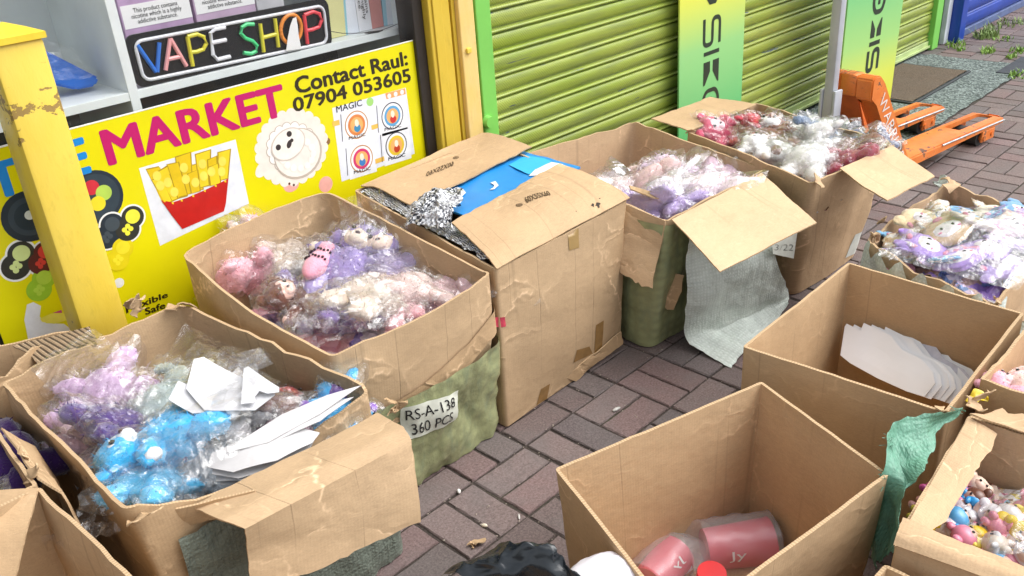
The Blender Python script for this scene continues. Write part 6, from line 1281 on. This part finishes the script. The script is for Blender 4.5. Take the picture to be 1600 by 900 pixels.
def bag_around(root, c, M_, r, L_, seed, ext):
    """frosted bag: a flattened sleeve round the cup with a squared open end"""
    V, F = [], []; n, m_ = 36, 22
    for j in range(m_+1):
        f = j/m_; z = -L_/2-.012+(L_+ext)*f; fl = max(0, (z-L_/2)/max(ext, .01)); rr = r*1.10*(1 if f > .02 else .75)
        for i in range(n):
            a = 2*PI*i/n; x, y = math.cos(a), math.sin(a); x = math.copysign(abs(x)**.75, x)*rr*(1+.35*fl); y = math.copysign(abs(y)**.85, y)*rr*(1-.80*fl)
            q = Vector((x, y, z)); q += Vector([ns(q, 26, seed+k)*.005+ns(q, 60, seed+k+3)*.0025 for k in range(3)]); V.append(M_@q)
    F = [(j*n+i, j*n+(i+1) % n, (j+1)*n+(i+1) % n, (j+1)*n+i) for j in range(m_) for i in range(n)]+[tuple(range(n-1, -1, -1))]
    mesh('frosted_bag', V, F, FROST, root, smooth=True, angle=35)
c1 = at(1152, 852, .062); c1b = at(1222, 843, .062)
c1, M1 = cup('pink cup with white lettering in a frosted bag on the carton floor', c1, c1b-c1, .053, .150, (.64, .05, .10), 1); bag_around(c1, None, M1@Matrix.Rotation(PI, 4, 'X'), .057, .16, 3, .05)
fnt = [M1 @ Vector((.044*math.cos(a), .044*math.sin(a), z)) for a, z in ((0, 0),)]
def on_cup(M_, r, txt, a0, a1, z0, z1, par):
    o = text_mesh('lettering', txt, [(0, 1, 0), (1, 1, 0), (1, 0, 0), (0, 0, 0)], WHITE, par, .0)
    mi_ = o.matrix_parent_inverse.copy(); 
    for v in o.data.vertices: a = a1+(a0-a1)*v.co.y; z = z0+(z1-z0)*v.co.x; v.co = M_@Vector((r*math.cos(a), r*math.sin(a), z))
    return o
c2 = at(1035, 888, .055); c2b = at(1058, 862, .055)
c2, M2 = cup('pink cup in a frosted bag half hidden by the near wall', c2, c2b-c2, .046, .11, (.66, .06, .11), 2); bag_around(c2, None, M2, .050, .12, 5, .055)
for r_, M_, z0, z1 in ((c1, M1, -.035, .02), (c2, M2, .03, -.03)):
    best = max(range(72), key=lambda k: (Vector(CAM)-(M_@Vector((.05*math.cos(2*PI*k/72), .05*math.sin(2*PI*k/72), 0)))).normalized().dot((M_.to_3x3()@Vector((math.cos(2*PI*k/72), math.sin(2*PI*k/72), 0)))))
    a = 2*PI*best/72; on_cup(M_, .0535 if r_ is c1 else .0465, 'Jy', a+.25, a+.70, z0, z0+(z1-z0)*.7, r_)
c3 = at(1110, 918, .055); rc, M3 = cup('red shiny cup standing mouth down in front of the pink ones', c3, (0.1, .1, -1), .036, .10, (.72, .008, .012), 3)
card_back('white paper flap between the pink cups', [at(u, v, z) for u, v, z in ((1056, 880, .03), (1076, 868, .06), (1082, 890, .05), (1066, 900, .03))], None, bend=.002, seed=61, m=WCARD)
card_sheet(bK, 'floor_flap', [(at(1070, 888, .02), at(1090, 855, .035)), (at(1100, 905, .015), at(1120, 860, .02))], nu=8, sub=5, amp=.002, seed=373, m=2)
# --- black bag, white bag
bq = [at(690, 905, .365), at(735, 872, .40), at(790, 850, .425), at(822, 853, .42), at(846, 878, .40), at(852, 915, .36)]
def bbP(u, v):
    f = u*(len(bq)-1); i = min(int(f), len(bq)-2); q = bq[i].lerp(bq[i+1], f-i); return q+Vector((.02, -.10, -.03))*v*1.2+Vector((0, 0, .035*math.sin(PI*min(1, v*1.2))))
BB = plain('black_polythene', (.012, .016, .020), .25, .2)
bb = crumple_sheet('bin_bag', bbP, 44, 30, BB, None, .007, 20, 381); tag(bb, 'crumpled black bin bag on the small carton at the bottom edge', 'bin bag')
bb.data.polygons.foreach_set('use_smooth', [True]*len(bb.data.polygons)); c0 = at(790, 885, .36)
wb_ = blobs([((0, 0, 0), (.085, .055, .030))], 4, .10, 0, 0, 14); c0 = at(932, 915, .375)
o = mesh('white_pouch', [Vector(v)+c0 for v in wb_[0]], wb_[1], flat((.72, .70, .76), .3, 'white_polythene', var=.03), None, angle=0); tag(o, 'plump white plastic pouch wedged against the near wall of the empty carton', 'pouch')
# --- box L: charms
GL = 'rubber charm figures in the corrugated carton'
CH = [((.70, .10, .35), (.75, .25, .45), 'hot pink'), ((.66, .22, .30), (.70, .36, .40), 'rose pink'), ((.80, .62, .50), (.04, .30, .62), 'blue trousered'), ((.14, .06, .04), (.05, .30, .60), 'brown haired'), ((.66, .46, .02), (.60, .40, .02), 'yellow'), ((.64, .60, .62), (.66, .24, .32), 'white and pink'), ((.10, .34, .58), (.6, .6, .62), 'pale blue'), ((.66, .58, .50), (.78, .62, .1), 'cream and yellow')]
filler('clear crinkled wrapping under the rubber charms', [(.06, -1.40), (.49, -1.40), (.44, -1.03), (.045, -1.07)], .275, mottled('charm_wrapping', [(.70, .30, .40), (.7, .55, .1), (.72, .70, .70), (.2, .09, .06), (.2, .4, .6), (.75, .6, .5)], 40, 17), 391, .010, .03)
spots = [(1468, 772, 0), (1492, 765, 0), (1470, 795, 1), (1505, 785, 5), (1520, 770, 2), (1515, 792, 3), (1530, 790, 2), (1455, 815, 7), (1480, 820, 4), (1500, 812, 6), (1450, 805, 1), (1488, 808, 2), (1540, 805, 3), (1525, 812, 6), (1512, 830, 4), (1495, 835, 5), (1545, 820, 5), (1562, 815, 4), (1578, 805, 5), (1592, 812, 7), (1568, 835, 5), (1590, 832, 1), (1552, 845, 6), (1535, 850, 7), (1575, 855, 5), (1598, 850, 4), (1560, 870, 6), (1590, 875, 5), (1520, 848, 1), (1605, 800, 5), (1610, 825, 1), (1580, 825, 7)]
where = ['at the back corner of the charm carton', 'against the back wall of the charm carton', 'beside the left wall near the hot pink pair', 'between the pink pair and the blue one', 'upside down with its feet up by the back wall', 'right of the white collared charm', 'right of the upturned one', 'lowest beside the left wall', 'in front of the rose pink head', 'tucked under the brown haired one', 'at the left edge by the torn rim', 'in the middle of the loose figures', 'at the right end of the loose figures', 'under the right end of the loose figures', 'in front of the middle figures', 'low behind the front wall', 'at the left of the bagged heap', 'first bagged one from the left', 'upper bagged one in the middle', 'upper bagged one to the right', 'bagged with its face up in the centre', 'bagged right of the centre face', 'bagged low at the left', 'half buried by the front wall', 'bagged before the centre face', 'bagged at the right edge', 'bagged at the very front', 'bagged in the front right', 'near the front wall left of the bags', 'highest at the right edge', 'cut by the right edge of the photo', 'between two bagged faces']
for i, (u, v, k) in enumerate(spots):
    rr = random.Random(500+i); a, b, nm_ = CH[k]
    toy('charm', '%s rubber charm %s' % (nm_, where[i]), at(u, v, .325+rr.uniform(-.008, .012)), (rr.uniform(-50, 50), rr.uniform(-50, 50), rr.uniform(0, 360)), .078, a, b, GL, 90+k, 0, False)
loose_bag('clear crinkled bag of charms in the front right of the corrugated carton', [at(1530, 800, .36), at(1640, 745, .39), at(1660, 860, .38), at(1550, 885, .35)], 36, 34, FILM2, 392, .010, 20, .03)
loose_bag('small silver crinkled bag at the front of the charms', [at(1470, 828, .34), at(1520, 815, .35), at(1545, 850, .35), at(1490, 850, .33)], 20, 16, FILM2, 393, .010, 26, .01)
# teal sack over the shoulder of box L
S_ = [(at(1508, 640, .43), at(1502, 652, .415)), (at(1470, 646, .455), at(1462, 690, .42)), (at(1415, 652, .465), at(1445, 722, .42)), (at(1388, 674, .45), at(1438, 740, .415)), (at(1386, 730, .41), at(1430, 758, .41)), (at(1374, 765, .36), at(1420, 766, .405)), (at(1362, 815, .27), at(1414, 792, .37)), (at(1360, 890, .14), at(1400, 850, .33))]
card_sheet(tk, 'woven_cloth', S_, nu=26, sub=9, th=.0015, amp=.011, seed=395, mats=[SACK_TEAL], rag=.006, smooth_rows=True, bow=.03)
bm = bmesh.new(); rr = random.Random(7)
for (u, v, z) in ((1392, 700, .43), (1384, 745, .40), (1504, 642, .43), (1378, 760, .38), (1398, 690, .44)):
    for _ in range(7): a = at(u+rr.uniform(-3, 3), v+rr.uniform(-6, 6), z); tube(bm, [a, a+Vector((rr.uniform(-.02, .0), rr.uniform(-.01, .02), rr.uniform(-.004, .014)))], .0006, 4)
bm_out('frayed_threads', bm, SACK_TEAL, tk)
# --- box M: pink plush
GM = 'pink plush in the right edge carton'
filler('pale pink wrapping in the right edge carton', [(.56, -1.38), (.96, -1.38), (.97, -1.02), (.59, -1.01)], .30, mottled('rose_wrapping', [(.76, .46, .52), (.8, .62, .6), (.70, .40, .48)], 14, 19), 396, .012)
for i, (u, v, z, sz, c_, lab) in enumerate(((1592, 624, .37, .16, (.80, .42, .52), 'pink plush cut by the right edge of the photo'), (1625, 606, .37, .17, (.78, .55, .48), 'peach plush behind the pink one at the right edge'), (1618, 644, .36, .15, (.82, .50, .60), 'rosy plush nearest the charms at the right edge'))): toy('bear', lab, at(u, v, z), (10, 10, 60*i), sz, c_, (.84, .6, .62), GM, 97+i, .008, False)
sp_ = scrap(None, 'yellow_wrapper', at(1525, 622, .41), .022, 399, 0, [flat((.72, .52, .02), .3, 'yellow_wrapper')]); tag(sp_, 'yellow wrapper caught between the square carton and right edge carton', 'wrapper')
